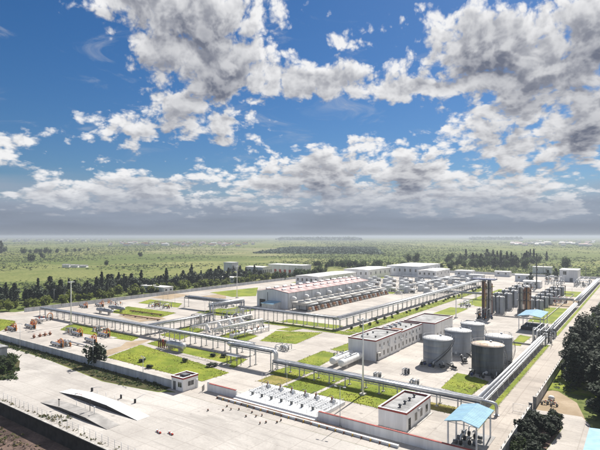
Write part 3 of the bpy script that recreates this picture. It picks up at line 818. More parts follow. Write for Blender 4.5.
def make_cooler():
    c = thing('air_cooler', 'grey air cooler deck with rust-red motors in the row beside the pink-roofed hall', 'cooler', (0, 0, 0), 0, 'air coolers in a row along the compressor hall')
    part('deck', MB().box(2.6, 12.6, .6, 11.2, 3.0, 4.4), 'kerb', c)
    part('duct', MB().lathe([(.02, -.5), (.9, -.1), (1.15, 1.2), (1.15, 3.4), (.9, 4.4), (.02, 4.7)], 14, 5.6, 3.2, 'X'), 'white_paint', c, (-2.6, 0, 2.3))
    for x in (3, 7.5, 12.2):
        for y in (1, 10.8): part('leg', MB().box(x - .15, x + .15, y - .15, y + .15, 0, 3.0), 'steel', c)
    for k in range(2):
        fr = part('fan_ring', MB().lathe([(1.9, 0), (2.05, 0), (2.05, .5), (1.9, .5)], 18, 7.6, 3.2 + k * 5.2), 'galv', c, (0, 0, 4.402))
        part('fan', MB().box(5.8, 9.4, 3.0 + k * 5.2, 3.4 + k * 5.2, .2, .28).box(7.4, 7.8, 1.4 + k * 5.2, 2.98 + k * 5.2, .2, .28).box(7.4, 7.8, 3.42 + k * 5.2, 5.0 + k * 5.2, .2, .28), 'dark_steel', fr)
    for k in range(4):
        m = part('motor', MB().box(13.2, 14.6, 1.2 + k * 2.7, 2.4 + k * 2.7, 1.0, 2.3), ('rust_light', 'pale_paint', 'rust', 'kerb')[k], c)
        part('motor_base', MB().box(12.9, 15.0, 1.0 + k * 2.7, 2.6 + k * 2.7, 0, 1.0), ('kerb', 'kerb', 'rust_light', 'kerb')[k], c)
    part('header_pipe', MB().tube([(12.9, .8, 3.4), (12.9, 11.0, 3.4)], .3, 8), 'pale_paint', c)
    part('platform', MB().box(12.62, 13.6, .6, 11.2, 3.05, 3.2), 'steel', c)
    part('tube_bundle', MB().box(4.2, 11, 2.4, 9.4, .6, 2.6), 'pale_paint', c)
    return c
c0 = make_cooler(); c0.location = (-157, 207, 0)
ORD = ('first', 'second', 'third', 'fourth', 'fifth', 'sixth', 'seventh', 'eighth', 'ninth', 'tenth', 'eleventh', 'twelfth')
for i in range(8):
    lb = 'grey air cooler deck with rust-red motors beside the pink-roofed hall, %s from the near end' % ORD[i]
    if i == 0: c0['label'] = lb
    else: dup(c0, (-157, 207 + i * 12.2, 0), 0, lb)

def shed(name, label, x0, y0, w, d, h, rise, wall, roof, axis='Y', nwin=0, group=None, doors=0, dmat='red_paint'):
    b = thing(name, label, 'building', (x0, y0, 0), 0, group)
    part('wall', MB().box(0, w, 0, d, 0, h), wall, b)
    if rise > 0:
        if axis == 'Y':
            part('roof', MB().prism([(-.4, h + .003), (w + .4, h + .003), (w / 2, h + rise)], -.4, d + .4, 'Y'), roof, b)
        else:
            part('roof', MB().prism([(-.4, h + .003), (d + .4, h + .003), (d / 2, h + rise)], -.4, w + .4, 'X'), roof, b)
    else: part('roof', MB().box(-.3, w + .3, -.3, d + .3, h + .003, h + .4), roof, b)
    for i in range(nwin):
        window(b, (i + .5) * w / nwin, 0, h * .45, min(1.6, w / nwin * .5), h * .3, '-Y')
        window(b, w, (i + .5) * d / nwin, h * .45, min(1.6, d / nwin * .5), h * .3, '+X')
    for i in range(doors):
        part('door', MB().box((i + .3) * w / doors, (i + .75) * w / doors, -.08, -.004, 0, h * .55), dmat, b)
    return b
shed('workshop', 'long white shed directly behind the pink-roofed hall', -232, 318, 22, 62, 7.5, .6, 'white_wall', 'tank_roof', 'Y', 5)
shed('workshop', 'white shed with pale roof right of the tree clump, behind the hall', -232, 396, 26, 50, 8.6, .5, 'white_wall', 'tank_roof', 'Y', 5)
shed('warehouse', 'big white hall with bright flat roof beyond the far skids', -214, 452, 34, 62, 9.5, 0, 'clad', 'white_paint', 'Y', 6)
shed('warehouse', 'lower white hall in front of the big bright-roofed one', -176, 440, 18, 40, 7, .6, 'white_wall', 'tank_roof', 'Y', 4)
shed('block_house', 'white two-storey block with one dark window near the service road, far right', -60, 478, 14, 22, 10, 0, 'white_wall', 'white_paint', 'Y', 0)
window(COL.objects['block_house'], 4, 0, 6, 2.6, 3, '-Y'); door(COL.objects['block_house'], 9, 0, 2.4, 3.2, '-Y')
shed('machine_shed', 'white building with row of red doors behind the green trees', -322, 392, 44, 16, 10, 0, 'white_wall', 'white_paint', 'X', 0, None, 7)
shed('machine_shed', 'plain white building left of the red-doored one', -318, 352, 22, 14, 10, .5, 'white_wall', 'tank_roof', 'X', 5)
wt_ = thing('water_tower', 'white boxy water tower above the conifers', 'tower', (-334, 338, 0))
part('tank', MB().box(0, 11, 0, 9, 5.6, 14), 'white_wall', wt_); part('lid', MB().box(-.3, 11.3, -.3, 9.3, 14.003, 14.4), 'tank_roof', wt_)
for x in (.6, 10.4):
    for y in (.6, 8.4): part('leg', MB().box(x - .4, x + .4, y - .4, y + .4, 0, 5.59), 'kerb', wt_)
for i, (x, y, w, d, h, lab) in enumerate(((-150, 470, 16, 12, 6, 'pale low pump house right of the bright-roofed hall'), (-120, 500, 14, 9, 5, 'pale block behind the far pump house'),
        (-128, 440, 12, 9, 5, 'small pale kiosk among the far skids'), (-92, 455, 13, 9, 6, 'light grey block left of the dark stack'), (-96, 560, 18, 10, 7, 'grey twin block before the right-hand grove'),
        (-300, 300, 18, 8, 4.5, 'low white hut among the conifers, left of the water tower'), (-296, 215, 26, 8, 4, 'low white building glimpsed behind the conifer belt'),
        (-76, 405, 12, 10, 5, 'pale hut with flat roof by the far pipe rack'))):
    shed('plant_hut', lab, x, y, w, d, h, .4 if i % 2 else 0, 'white_wall' if i % 3 else 'clad', 'tank_roof', 'X', 2)
shed('roadside_hut', 'grey hut cut off by the left edge of the picture', -178, 66, 8, 6, 3.4, 0, 'grey_wall', 'roof_grey', 'Y', 1)
bl = thing('roadside_shelter', 'blue metal roof corner at the lower right edge', 'building', (-8.4, 92, 0))
part('wall', MB().box(.5, 8, .5, 15.0, 0, 2.8), 'grey_wall', bl); part('roof', MB().prism([(0, 2.9), (8.6, 3.6), (8.6, 3.75), (0, 3.05)], 0, 15.6, 'Y'), 'roof_blue', bl)

# ------------------------------------------------------------------ blue canopies
def canopy(label, x, y, w, d, h):
    c = thing('canopy', label, 'canopy', (x, y, 0))
    n = 4
    for i in range(n):
        for sg in (0, 1):
            prof = [(w / 2, h + .75), (w / 2, h + .85), (w + .35, h + .12), (w + .35, h + .02)] if sg else [(w / 2, h + .75), (-.35, h + .02), (-.35, h + .12), (w / 2, h + .85)]
            s = (d + .7) / n
            ms = MB().prism(prof, -.35 + i * s + .01, -.35 + (i + 1) * s - .01, 'Y')
            rs_ = part('roof_sheet', ms, 'roof_blue', c)
            for q in range(4):
                y0 = -.35 + i * s + s * (q + .5) / 4
                part('rib', MB().prism([(a, z + (.035 if k in ((1, 2) if sg else (2, 3)) else .02)) for k, (a, z) in enumerate(prof)], y0 - .04, y0 + .04, 'Y'), 'roof_blue', rs_)
    for xx in (.2, w - .2):
        for k in range(3):
            part('column', MB().box(xx - .13, xx + .13, .2 + k * (d - .4) / 2 - .13, .2 + k * (d - .4) / 2 + .13, 0, h - .1), 'pale_paint', c)
    for k in range(3):
        yy = .2 + k * (d - .4) / 2
        part('truss', MB().tube([(.2, yy, h - .12), (w / 2, yy, h + .55), (w - .2, yy, h - .12)], .07, 4).tube([(.2, yy, h - .15), (w - .2, yy, h - .15)], .06, 4), 'pale_paint', c)
    for xx in (.2, w - .2): part('purlin', MB().box(xx - .08, xx + .08, 0, d, h - .098, h + .04), 'pale_paint', c)
    part('pump_floor', MB().box(-.6, w + .6, -.6, d + .6, 0, .1), 'deck_grey', c)
    return c
def pump(label, x, y, rz=0, group=None, mat='steel', z=0.0):
    p = thing('pump', label, 'pump', (x, y, z), rz, group)
    part('baseplate', MB().box(-1.1, 1.1, -.45, .45, 0, .3), 'kerb', p)
    part('motor', MB().lathe([(.02, -.9), (.34, -.88), (.36, -.1), (.02, -.08)], 12, 0, .75, 'X'), mat, p)
    part('casing', MB().lathe([(.02, .25), (.42, .3), (.42, .75), (.02, .8)], 12, 0, .78, 'X'), 'dark_steel', p)
    part('pipe', MB().tube([(.5, 0, .9), (.5, 0, 1.8), (.5, .5, 2.0), (.5, 1.2, 2.0)], .13, 8), 'silver', p)
    return p
canopy('blue gabled metal canopy on slim columns at the end of the front wall', -30, 89.2, 5.6, 10.2, 5.3)
for i, (x, y, r) in enumerate(((-28.6, 91.5, 0), (-28.6, 94, 0), (-28.6, 96.8, 0), (-26.2, 92.5, 3.1), (-26.2, 96, 3.1))):
    pump('dark pump under the near blue canopy, ' + ('front left', 'middle left', 'back left', 'front right', 'back right')[i], x, y, r, 'pumps under the near canopy', 'steel', .1)
canopy('blue metal canopy in front of the vertical vessels, farther away', -43, 219, 8.6, 18, 6.2)
for i in range(5): pump('rusty pump under the far blue canopy', -40.5 + (i % 2) * 3.6, 221.5 + i * 3.2, 0, 'pumps under the far canopy', 'rust', .1)
for i in range(2): part('skid_wall', MB().box(.6, 8, 2 + i * 7, 7 + i * 7, .1, 1.5), 'dark_steel', COL.objects['canopy.001'])
# ------------------------------------------------------------------ tanks, vessels, columns
def storage_tank(label, x, y, r, h, mat, roofm, ang, bands=3):
    t = thing('storage_tank', label, 'tank', (x, y, 0))
    part('foundation', MB().cyl(0, 0, 0, .25, r + .5, 28), 'kerb', t)
    n = 4; ch = (h - .25) / n
    for i in range(n):
        part('shell_course', MB().lathe([(r, .25 + i * ch), (r, .25 + (i + 1) * ch - .02), (r - .02, .25 + (i + 1) * ch)], 36), mat, t)
    part('roof', MB().lathe([(r - .03, h - .02), (r + .12, h), (r + .12, h + .08), (r * .5, h + .52), (.02, h + .8)], 36), roofm, t)
    part('rim', MB().lathe([(r + .12, h + .09), (r + .2, h + .1), (r + .2, h - .12), (r + .04, h - .14)], 36), mat, t)
    part('roof_hatch', MB().cyl(.8, .5, h + .5, h + 1.1, .35, 10), 'galv', t)
    # spiral stair with rail
    st = MB(); rl = []
    N = 22
    for i in range(N + 1):
        a = ang + i / N * 1.7; z = .4 + i / N * (h - .5)
        c, s = math.cos(a), math.sin(a)
        st.add([(c * (r + .04), s * (r + .04), z), (c * (r + .8), s * (r + .8), z), (math.cos(a + .07) * (r + .8), math.sin(a + .07) * (r + .8), z + .02), (math.cos(a + .07) * (r + .04), math.sin(a + .07) * (r + .04), z + .02)], [(0, 1, 2, 3)])
        rl.append((c * (r + .82), s * (r + .82), z + 1.0))
    sp = part('stair', st, 'dark_steel', t)
    part('handrail', MB().tube(rl, .05, 4).tube([(p[0], p[1], p[2] - .85) for p in rl], .07, 4), 'dark_steel', sp)
    part('manhole', MB().tube([(.8, -r - .2, 1.2), (.8, -r + .3, 1.2)], .42, 12), 'galv', t)
    rr = MB()
    ring = [(math.cos(k / 28 * 6.2832) * (r - .1), math.sin(k / 28 * 6.2832) * (r - .1), h + 1.0) for k in range(29)]
    rr.tube(ring, .035, 4)
    for k in range(0, 28, 2): rr.tube([(ring[k][0], ring[k][1], h), ring[k]], .03, 4)
    part('guard_rail', rr, 'galv', t)
    for k in range(4):
        a = -2.2 + k * .55
        pp = MB().tube([(math.cos(a) * (r - .1), math.sin(a) * (r - .1), .9), (math.cos(a) * (r + 1.6), math.sin(a) * (r + 1.6), .9), (math.cos(a) * (r + 2.0), math.sin(a) * (r + 2.0), .1)], .16, 8)
        part('nozzle', pp, 'dark_steel', t)
    return t
storage_tank('grey steel storage tank with diagonal stair, foremost of the pale three', -52.5, 147.6, 4.4, 7.9, 'tank_grey', 'tank_roof', -1.6)
storage_tank('grey steel storage tank directly behind the foremost pale one', -51.3, 164, 4.3, 7.9, 'tank_grey', 'tank_roof', -.4)
storage_tank('grey steel storage tank farthest back of the pale three', -50.8, 179.5, 4.1, 7.9, 'tank_grey', 'tank_roof', -.4)
storage_tank('dark steel storage tank with rust-stained roof beside the road pipe rack', -37, 146, 4.45, 8.3, 'tank_dark', 'tank_roof_rust', -.6)
storage_tank('dark grey storage tank behind the rust-roofed one', -37.6, 161.5, 4.1, 8.0, 'tank_grey', 'tank_roof', -.6)
for i, (x, y) in enumerate(((-52, 141), (-49, 142.2), (-46, 143.5), (-55, 142), (-36.5, 138.8), (-33.5, 139.5), (-39.5, 139.6), (-46.5, 155), (-45.5, 152))):
    pump('dark pump and pipework at the foot of the storage tanks', x, y, i * 1.3, 'pumps around the storage tanks', 'dark_blue' if i % 3 == 0 else 'dark_steel')

def make_vessel(r, h, mat, name='vertical_vessel'):
    t = thing(name, '', 'vessel')
    n = 3
    for i in range(n): part('shell_ring', MB().lathe([(r, .4 + i * (h - .4) / n), (r, .4 + (i + 1) * (h - .4) / n - .04), (r - .03, .4 + (i + 1) * (h - .4) / n)], 20), mat, t)
    part('head', MB().lathe([(r, h - .01), (r * .96, h + .2), (r * .6, h + .55), (.02, h + .75)], 20), 'tank_roof', t)
    part('skirt', MB().lathe([(r + .15, 0), (r + .15, .38), (r, .4)], 20), 'kerb', t)
    part('outlet_pipe', MB().tube([(0, 0, h + .6), (0, 0, h + 1.2), (r + .5, 0, h + 1.2), (r + .5, 0, .3)], .16, 6), 'dark_steel', t)
    part('ladder', MB().box(-.25, .25, -r - .18, -r - .06, .3, h + .8), 'steel', t)
    return t
v0 = make_vessel(2.15, 8.4, 'tank_grey'); v0.location = (-65, 262, 0)
lab1 = 'grey vertical vessel in the taller double row behind the rusty twin columns'
v0['label'] = lab1 + ', nearest pair, left'; v0['group'] = 'tall vertical vessels'
for i in range(1, 10): dup(v0, (-65 + (i % 2) * 5.0, 262 + (i // 2) * 17, 0), 0, lab1 + ', %s pair, %s' % (('nearest', 'second', 'third', 'fourth', 'farthest')[i // 2], ('left', 'right')[i % 2]))
v1 = make_vessel(1.9, 5.4, 'tank_grey'); v1.location = (-49.5, 283, 0)
lab2 = 'shorter grey vertical vessel right of the tall brown column'; v1['label'] = lab2 + ', nearest pair, left'; v1['group'] = 'short vertical vessels'
for i in range(1, 12): dup(v1, (-49.5 + (i % 2) * 4.6, 283 + (i // 2) * 16.5, 0), 0, lab2 + ', %s pair, %s' % (('nearest', 'second', 'third', 'fourth', 'fifth', 'farthest')[i // 2], ('left', 'right')[i % 2]))

def column(label, x, y, r, h, mat, plat=None):
    c = thing('process_column', label, 'column', (x, y, 0))
    part('skirt', MB().lathe([(r * 1.25, 0), (r * 1.25, 1.6), (r, 2.2)], 18), 'steel', c)
    n = 5
    for i in range(n): part('shell_ring', MB().lathe([(r, 2.2 + i * (h - 2.2) / n), (r, 2.2 + (i + 1) * (h - 2.2) / n - .05), (r * .97, 2.2 + (i + 1) * (h - 2.2) / n)], 18), mat, c)
    part('head', MB().lathe([(r, h), (r * .7, h + .6), (.02, h + .9)], 18), 'tank_roof', c)
    part('ladder', MB().box(-.3, .3, -r - .3, -r - .1, .5, h), 'dark_steel', c)
    part('side_pipe', MB().tube([(r, 0, h - 1), (r + .35, 0, h - 1), (r + .35, 0, .3)], .14, 6), 'rust', c)
    for z in (h * .5, h * .8):
        part('ring_platform', MB().lathe([(r + .02, z), (r + .7, z), (r + .7, z + .12), (r + .02, z + .12)], 18), 'steel', c)
    return c
column('rust-streaked left column of the twin under the dark blue platform', -64.2, 246, .9, 17.6, 'rust_light')
column('grey right column of the twin under the dark blue platform', -61.7, 246.6, 1.0, 17.6, 'kerb')
pl = thing('top_platform', 'dark blue platform slab crowning the twin columns', 'platform', (-64, 246, 18.4))
part('deck', MB().box(-5.5, 5.6, -2.6, 2.8, 0, .5), 'dark_blue', pl)
for x in (-5.3, -1.7, 1.9, 5.4):
    for y in (-2.5, 2.7): part('rail_post', MB().box(x - .05, x + .05, y - .05, y + .05, .5, 1.6), 'galv', pl)
for y in (-2.5, 2.7): part('rail', MB().tube([(-5.3, y, 1.6), (5.4, y, 1.6)], .05, 4), 'galv', pl)
column('tall grey column left of the brown one behind the far blue canopy', -51.8, 269, 1.2, 13.2, 'kerb')
column('tall rust-brown column behind the far blue canopy', -48.8, 270, 1.35, 13.5, 'rust_light')
st = thing('stack', 'slender dark vent stack rising above the horizon grove', 'stack', (-66, 402, 0))
part('pipe', MB().tube([(0, 0, 0), (0, 0, 12), (0, 0, 27)], [.5, .42, .34], 12), 'dark_steel', st)
for z in (8, 16, 24): part('platform', MB().lathe([(.4, z), (1.1, z), (1.1, z + .15), (.4, z + .15)], 14), 'dark_steel', st)
part('ladder', MB().box(-.25, .25, -1.0, -.85, 0, 26), 'steel', st)
for a in (0.4, 2.5, 4.6): part('guy_wire', MB().tube([(0, 0, 21), (math.cos(a) * 13, math.sin(a) * 13, .1)], .03, 3), 'steel', st)
def bund(label, x, y, w, d, sides):
    k = thing('bund_wall', label, 'bund', (x, y, 0))
    for sd_ in sides:
        bx = {'S': (0, w, 0, .3), 'N': (0, w, d - .3, d), 'W': (0, .3, .31, d - .31), 'E': (w - .3, w, .31, d - .31)}[sd_]
        part('kerb_wall', MB().box(*bx, 0, .55), 'kerb', k)
bund('low pale bund wall enclosing the vertical vessels', -70, 252, 32, 122, 'SNWE')
bund('low pale bund kerb behind the dark storage tanks', -43, 170, 11, 22, 'NWE')

def bullet(label, x, y, L, r, axis, mat='white_paint', z=2.0, endm=None, group=None):
    t = thing('horizontal_vessel', label, 'vessel', (x, y, 0), 0 if axis == 'X' else W90, group)
    part('shell', MB().lathe([(r, r * .7), (r, L - r * .7)], 20, 0, z, 'X'), mat, t)
    part('head', MB().lathe([(.02, 0), (r * .6, r * .15), (r * .9, r * .4), (r * .999, r * .71)], 20, 0, z, 'X'), endm or mat, t)
    part('head', MB().lathe([(r * .999, L - r * .71), (r * .9, L - r * .4), (r * .6, L - r * .15), (.02, L)], 20, 0, z, 'X'), mat, t)
    for u in (.22, .78):
        part('saddle', MB().box(L * u - .25, L * u + .25, -r * .8, r * .8, 0, z - r * .55), 'kerb', t)
    part('nozzle', MB().cyl(L * .5, 0, z + r * .9, z + r + .6, .22, 8), 'galv', t); part('nozzle', MB().cyl(L * .3, 0, z + r * .9, z + r + .4, .15, 8), 'galv', t)
    pf = MB().box(L * .2, L * .8, -.4, .4, z + r + .12, z + r + .18)
    for u in (.2, .5, .8):
        for s in (-.4, .4): pf.box(L * u - .03, L * u + .03, s - .03, s + .03, z + r + .18, z + r + 1.1)
    part('walkway', pf, 'galv', t)
    return t
bullet('white horizontal tank on saddles beside the office, left of the pair', -77.2, 124.2, 13, 1.1, 'Y', z=1.8)
bullet('white horizontal tank on saddles beside the office, right of the pair', -73.7, 123.4, 13, 1.1, 'Y', z=1.8)
tr = thing('pipe_skid', 'dark pipework skid standing behind the pair of white horizontal tanks', 'skid', (-80.5, 130, 0))
part('base', MB().box(0, 1.6, 0, 8, 0, .2), 'kerb', tr)
for k in range(5): part('pipe', MB().tube([(.3 + .25 * k, .6 + k * 1.5, .2), (.3 + .25 * k, .6 + k * 1.5, 2.6 + .3 * (k % 2)), (.3 + .25 * k, 1.6 + k * 1.2, 2.6 + .3 * (k % 2))], .14, 6), 'steel', tr)
bullet('silver horizontal vessel with rusty end standing on the lawn', -137, 110.4, 9.5, 1.15, 'X', 'silver', 2.1, 'rust')
tr = thing('valve_skid', 'rust-brown valve skid at the left end of the silver vessel on the lawn', 'skid', (-141, 109.6, 0))
part('base', MB().box(0, 4, -.8, 2.6, 0, .25), 'kerb', tr)
for k in range(4): part('pipe', MB().tube([(.5 + k, 0, .25), (.5 + k, 0, 2.2), (.5 + k, 1.8, 2.2), (.5 + k, 1.8, .25)], .2, 8), 'rust', tr)
for k in range(3): part('actuator', MB().cyl(.5 + k * 1.2, .9, 2.3, 3.1, .35, 10), 'red_paint' if k % 2 else 'steel', tr)

# ------------------------------------------------------------------ pigging yard
def make_launcher(L=8.5):
    t = thing('pig_launcher', '', 'launcher')
    part('barrel', MB().lathe([(.02, 0), (.55, .05), (.62, .2), (.62, L * .5), (.42, L * .62), (.42, L)], 16, 0, 1.2, 'X'), 'silver', t)
    part('closure', MB().lathe([(.02, -.12), (.74, -.1), (.74, .18), (.5, .2)], 16, 0, 1.2, 'X'), 'dark_steel', t)
    for u in (.12, .4, .72, .95): part('support', MB().box(L * u - .18, L * u + .18, -.4, .4, 0, .75), 'steel', t)
    a = [(L * .75, 0, 1.2)] + [(L * .75 + 1.5 - 1.5 * math.cos(k / 10 * math.pi), 0, 2.6 + 1.5 * math.sin(k / 10 * math.pi)) for k in range(11)] + [(L * .75 + 3.0, 0, .2)]
    part('gooseneck_pipe', MB().tube(a, .2, 10), 'orange', t)
    part('bypass_pipe', MB().tube([(L * .1, .6, 1.2), (L * .1, 1.5, 1.2), (L * .8, 1.5, 1.0), (L * .8, .4, 1.0)], .22, 8), 'orange', t)
    for u in (.3, .58):
        v = part('valve', MB().cyl(L * u, 1.5, .6, 1.7, .42, 10), 'orange', t)
        part('actuator', MB().cyl(L * u, 1.5, 1.72, 2.4, .3, 10).lathe([(.5, 2.5), (.56, 2.55), (.5, 2.6)], 10, L * u, 1.5), 'red_paint', v)
    part('valve', MB().cyl(L * .97, 0, .5, 2.0, .55, 10), 'dark_steel', t)
    part('foundation', MB().box(-.6, L + 4, -.9, 2.1, 0, .14), 'kerb', t)
    return t
l0 = make_launcher()
LN = [((8, 329.5), 0, 'orange gooseneck pig launcher nearest the left edge, by the lawn'), ((26, 327.5), 0, 'silver and orange pig launcher second from the left edge'),
      ((36, 322.5), 0, 'tall orange arch pig launcher farthest back at the left end of the yard'), ((72, 334.5), 0, 'pig launcher with silver barrel in the middle of the yard, left of two'),
      ((86, 341.5), 0, 'orange pig launcher in front of the dark bush, lower one'), ((98, 335.5), 0, 'orange pig launcher at the right end of the yard'),
      ((52, 345), 0, 'orange arch pig launcher close to the grey wall'), ((80, 307), 0, 'pig launcher behind the long rack, left of the far pair'), ((96, 306), 0, 'pig launcher behind the long rack, right of the far pair')]
for i, (p, rz, lab) in enumerate(LN):
    x, y = G(*p)
    if i == 0: l0.location = (x, y, 0); l0['label'] = lab; l0.scale = (.82, .82, .82)
    else: dup(l0, (x, y, 0), rz + (0, .05, W90, 0, -.06, .04, 0, 0, 0)[i], lab, sc=(.82, .82, random.uniform(.74, .9)))
def make_valve():
    t = thing('orange_valve', 'rusty orange valve stub standing in a row on the launcher yard', 'valve', (0, 0, 0), 0, 'valve stubs on the yard')
    part('body', MB().cyl(0, 0, 0, 1.1, .4, 10).tube([(-.9, 0, .6), (.9, 0, .6)], .25, 8), 'rust', t)
    part('handwheel', MB().lathe([(.45, 1.5), (.52, 1.54), (.45, 1.58), (.4, 1.54), (.45, 1.5)], 12), 'red_paint', t)
    part('stem', MB().cyl(0, 0, 1.1, 1.55, .06, 6), 'steel', t)
    return t
w0 = make_valve(); w0.location = (*G(34, 338), 0)
for p in ((40, 337), (45, 336), (50, 335), (6, 331), (12, 327)): dup(w0, (*G(*p), 0), random.uniform(0, 3))
for i, (p, L, lab) in enumerate((((97, 312.5), 14, 'grey filter drum behind the long rack, left one'), ((109, 310), 14, 'grey filter drum behind the long rack, right one'))):
    bullet(lab, *G(*p), L, .8, 'X', 'tank_grey', 1.8)
for i, (p0, p1) in enumerate((((120, 315), (160, 321)), ((130, 311.5), (162, 316)), ((60, 341), (86, 347)))):
    a, bb = G(*p0), G(*p1); t = thing('ground_pipe', ('rusty low pipe on sleepers behind the long rack, nearer one', 'rusty low pipe on sleepers behind the long rack, farther one', 'pale pipe run on the launcher yard beside the wall')[i], 'pipe', (*a, 0))
    part('pipe', MB().tube([(0, 0, .6), (bb[0] - a[0], bb[1] - a[1], .6)], .25, 8), 'rust' if i < 2 else 'silver', t)
    for u in (.1, .4, .7, .95): part('sleeper', MB().cbox((bb[0] - a[0]) * u, (bb[1] - a[1]) * u, 0, .4, .9, .34), 'kerb', t)

# ------------------------------------------------------------------ metering runs between the racks, manifolds, far skids
def make_filter():
    t = thing('filter_unit', 'white upright filter between the low metering racks', 'filter', (0, 0, 0), 0, 'metering filters')
    part('shell', MB().lathe([(.02, .9), (.6, 1.0), (.65, 1.3), (.65, 3.2), (.5, 3.5), (.02, 3.6)], 14), 'white_paint', t)
    for a in (0.5, 2.6, 4.7): part('leg', MB().box(.5 * math.cos(a) - .06, .5 * math.cos(a) + .06, .5 * math.sin(a) - .06, .5 * math.sin(a) + .06, 0, 1.2), 'steel', t)
    part('inlet_pipe', MB().tube([(-2.5, 0, .6), (-1, 0, .6), (-.7, 0, 1.6), (-.5, 0, 1.6)], .18, 8), 'silver', t)
    part('outlet_pipe', MB().tube([(.5, 0, 2.4), (1.1, 0, 2.4), (1.2, 0, .6), (2.6, 0, .6)], .18, 8), 'silver', t)
    part('valve', MB().cyl(1.8, 0, .3, 1.2, .3, 8), 'steel', t)
    return t
f0 = make_filter(); f0.location = (-146, 138, 0)
for i in range(1, 7): dup(f0, (-146 + (i % 2) * 4.2, 138 + i * 3.4, 0), random.uniform(-.1, .1))
fr = thing('metering_frame', 'grey steel frame over white meter pipes behind the raised pipe bridge', 'frame', (-131, 136, 0))
for x in (0, 3.2):
    for k in range(5): part('post', MB().box(x - .12, x + .12, k * 5 - .12, k * 5 + .12, 0, 4.2), 'galv', fr)
for x in (0, 3.2): part('beam', MB().box(x - .13, x + .13, -.2, 20.2, 4.202, 4.5), 'galv', fr)
for k in range(5): part('beam', MB().box(.14, 3.06, k * 5 - .1, k * 5 + .1, 4.2, 4.42), 'galv', fr)
for x in (.8, 1.6, 2.4): part('meter_pipe', MB().tube([(x, -1, .2), (x, -.6, 1.6), (x, 20.6, 1.6), (x, 21, .2)], .22, 8), 'white_paint', fr)
for k in range(8): part('valve', MB().cyl(.8 + .8 * (k % 3), 1 + k * 2.5, 1.2, 2.5, .3, 8), 'steel' if k % 2 else 'rust', fr)
tb = thing('shelter_table', 'small white-topped platform on legs beside the raised pipe bridge', 'platform', (-105.2, 107.5, 0))
part('top', MB().box(0, 4.6, 0, 2.2, 3.0, 3.16), 'white_paint', tb)
for x in (.2, 4.4):
    for y in (.2, 2.0): part('leg', MB().box(x - .08, x + .08, y - .08, y + .08, 0, 3.0), 'steel', tb)

def manifold(label, x, y, w, d, n, seed, h=4.0, mats=('galv', 'steel', 'silver', 'white_paint')):
    rd = random.Random(seed); t = thing('pipe_manifold', label, 'manifold', (x, y, 0))
    part('pad', MB().box(-.4, w + .4, -.4, d + .4, 0, .1), 'kerb', t)
    for k in range(n):
        a, b2 = rd.uniform(0, w), rd.uniform(0, d); z = rd.uniform(.6, h); L = rd.uniform(1.5, max(2, d * .6)); r = rd.uniform(.09, .26); m = rd.choice(mats)
        e = (min(w, max(0, a + rd.choice((-1, 1)) * L)), b2) if rd.random() < .5 else (a, min(d, max(0, b2 + rd.choice((-1, 1)) * L)))
        part('pipe', MB().tube([(a, b2, .1), (a, b2, z - .2), (a * .9 + e[0] * .1, b2 * .9 + e[1] * .1, z), (e[0] * .95 + a * .05, e[1] * .95 + b2 * .05, z), (e[0], e[1], z - .25), (e[0], e[1], .1)], r, 7), m, t)
    for k in range(n // 2):
        a, b2, z = rd.uniform(0, w), rd.uniform(0, d), rd.uniform(.4, h * .7)
        v = part('valve', MB().cyl(0, 0, -.3, .5, .3, 8), rd.choice(('steel', 'red_paint', 'galv', 'orange')) if rd.random() < .5 else 'steel', t, (a, b2, z))
        part('handwheel', MB().lathe([(.3, .8), (.36, .84), (.3, .88), (.25, .84), (.3, .8)], 10), 'steel', v)
        part('valve_post', MB().box(a - .08, a + .08, b2 - .08, b2 + .08, .1, z - .3), 'steel', t)
    for k in range(3):
        xx = w * (k + .5) / 3
        part('frame', MB().box(xx - .09, xx + .09, .0, .18, .1, h).box(xx - .09, xx + .09, d - .18, d, .1, h).box(xx - .09, xx + .09, .19, d - .19, h - .2, h), 'galv', t)
    return t
manifold('tangled grey pipe manifold beside the service road, before the dark car', -34, 196, 6.0, 18, 24, 3, 5.0)
manifold('pipe manifold where the gravelly pipe bridge meets the inner road', -168, 148, 9, 8, 12, 5, 4.5)
manifold('pipe manifold at the foot of the tall pipe bridge', -160.5, 160, 8, 14, 16, 6, 5)
manifold('pipe manifold left of the office end wall, by the inner road', -106, 132, 6, 4, 6, 8, 1.8)
manifold('valve cluster on the concrete between office and low rack, left one', -62.5, 122.5, 2.4, 1.6, 4, 9, 1.3)
manifold('valve cluster on the concrete between office and low rack, right one', -51.5, 122.5, 2.6, 1.6, 4, 10, 1.3)
manifold('valve cluster near the tall mast on the yard beside the tanks', -57, 130, 2.0, 1.6, 4, 11, 1.6)
manifold('pipework skid between annex and far blue canopy', -62, 206, 6, 5, 10, 12, 3, ('dark_steel', 'steel', 'galv'))
manifold('dark pipework below the twin columns', -66, 236, 7, 6, 12, 13, 5, ('dark_steel', 'steel', 'dark_blue'))
manifold('red and grey manifold beside the far road rack', -46, 322, 9, 9, 14, 14, 4, ('steel', 'rust', 'red_paint', 'galv'))
manifold('pale manifold in front of the far white block', -66, 440, 12, 20, 16, 15, 6)
manifold('pipework between the dark stack and the short vessels', -80, 390, 14, 10, 14, 16, 5)
manifold('grey tangle of pipes left of the twin columns', -84, 270, 5, 12, 8, 17, 3)
manifold('silver manifold at the rear corner of the air coolers', -140, 306, 6, 9, 10, 18, 4)
manifold('pipe manifold behind the second pipe bridge', -200, 190, 14, 8, 14, 19, 4)
manifold('low manifold on the pad behind the filter drums', -226, 168, 14, 8, 12, 20, 3, ('rust', 'steel', 'silver'))
manifold('roadside pipe frame opposite the far white block', -44, 430, 10, 30, 18, 21, 6)

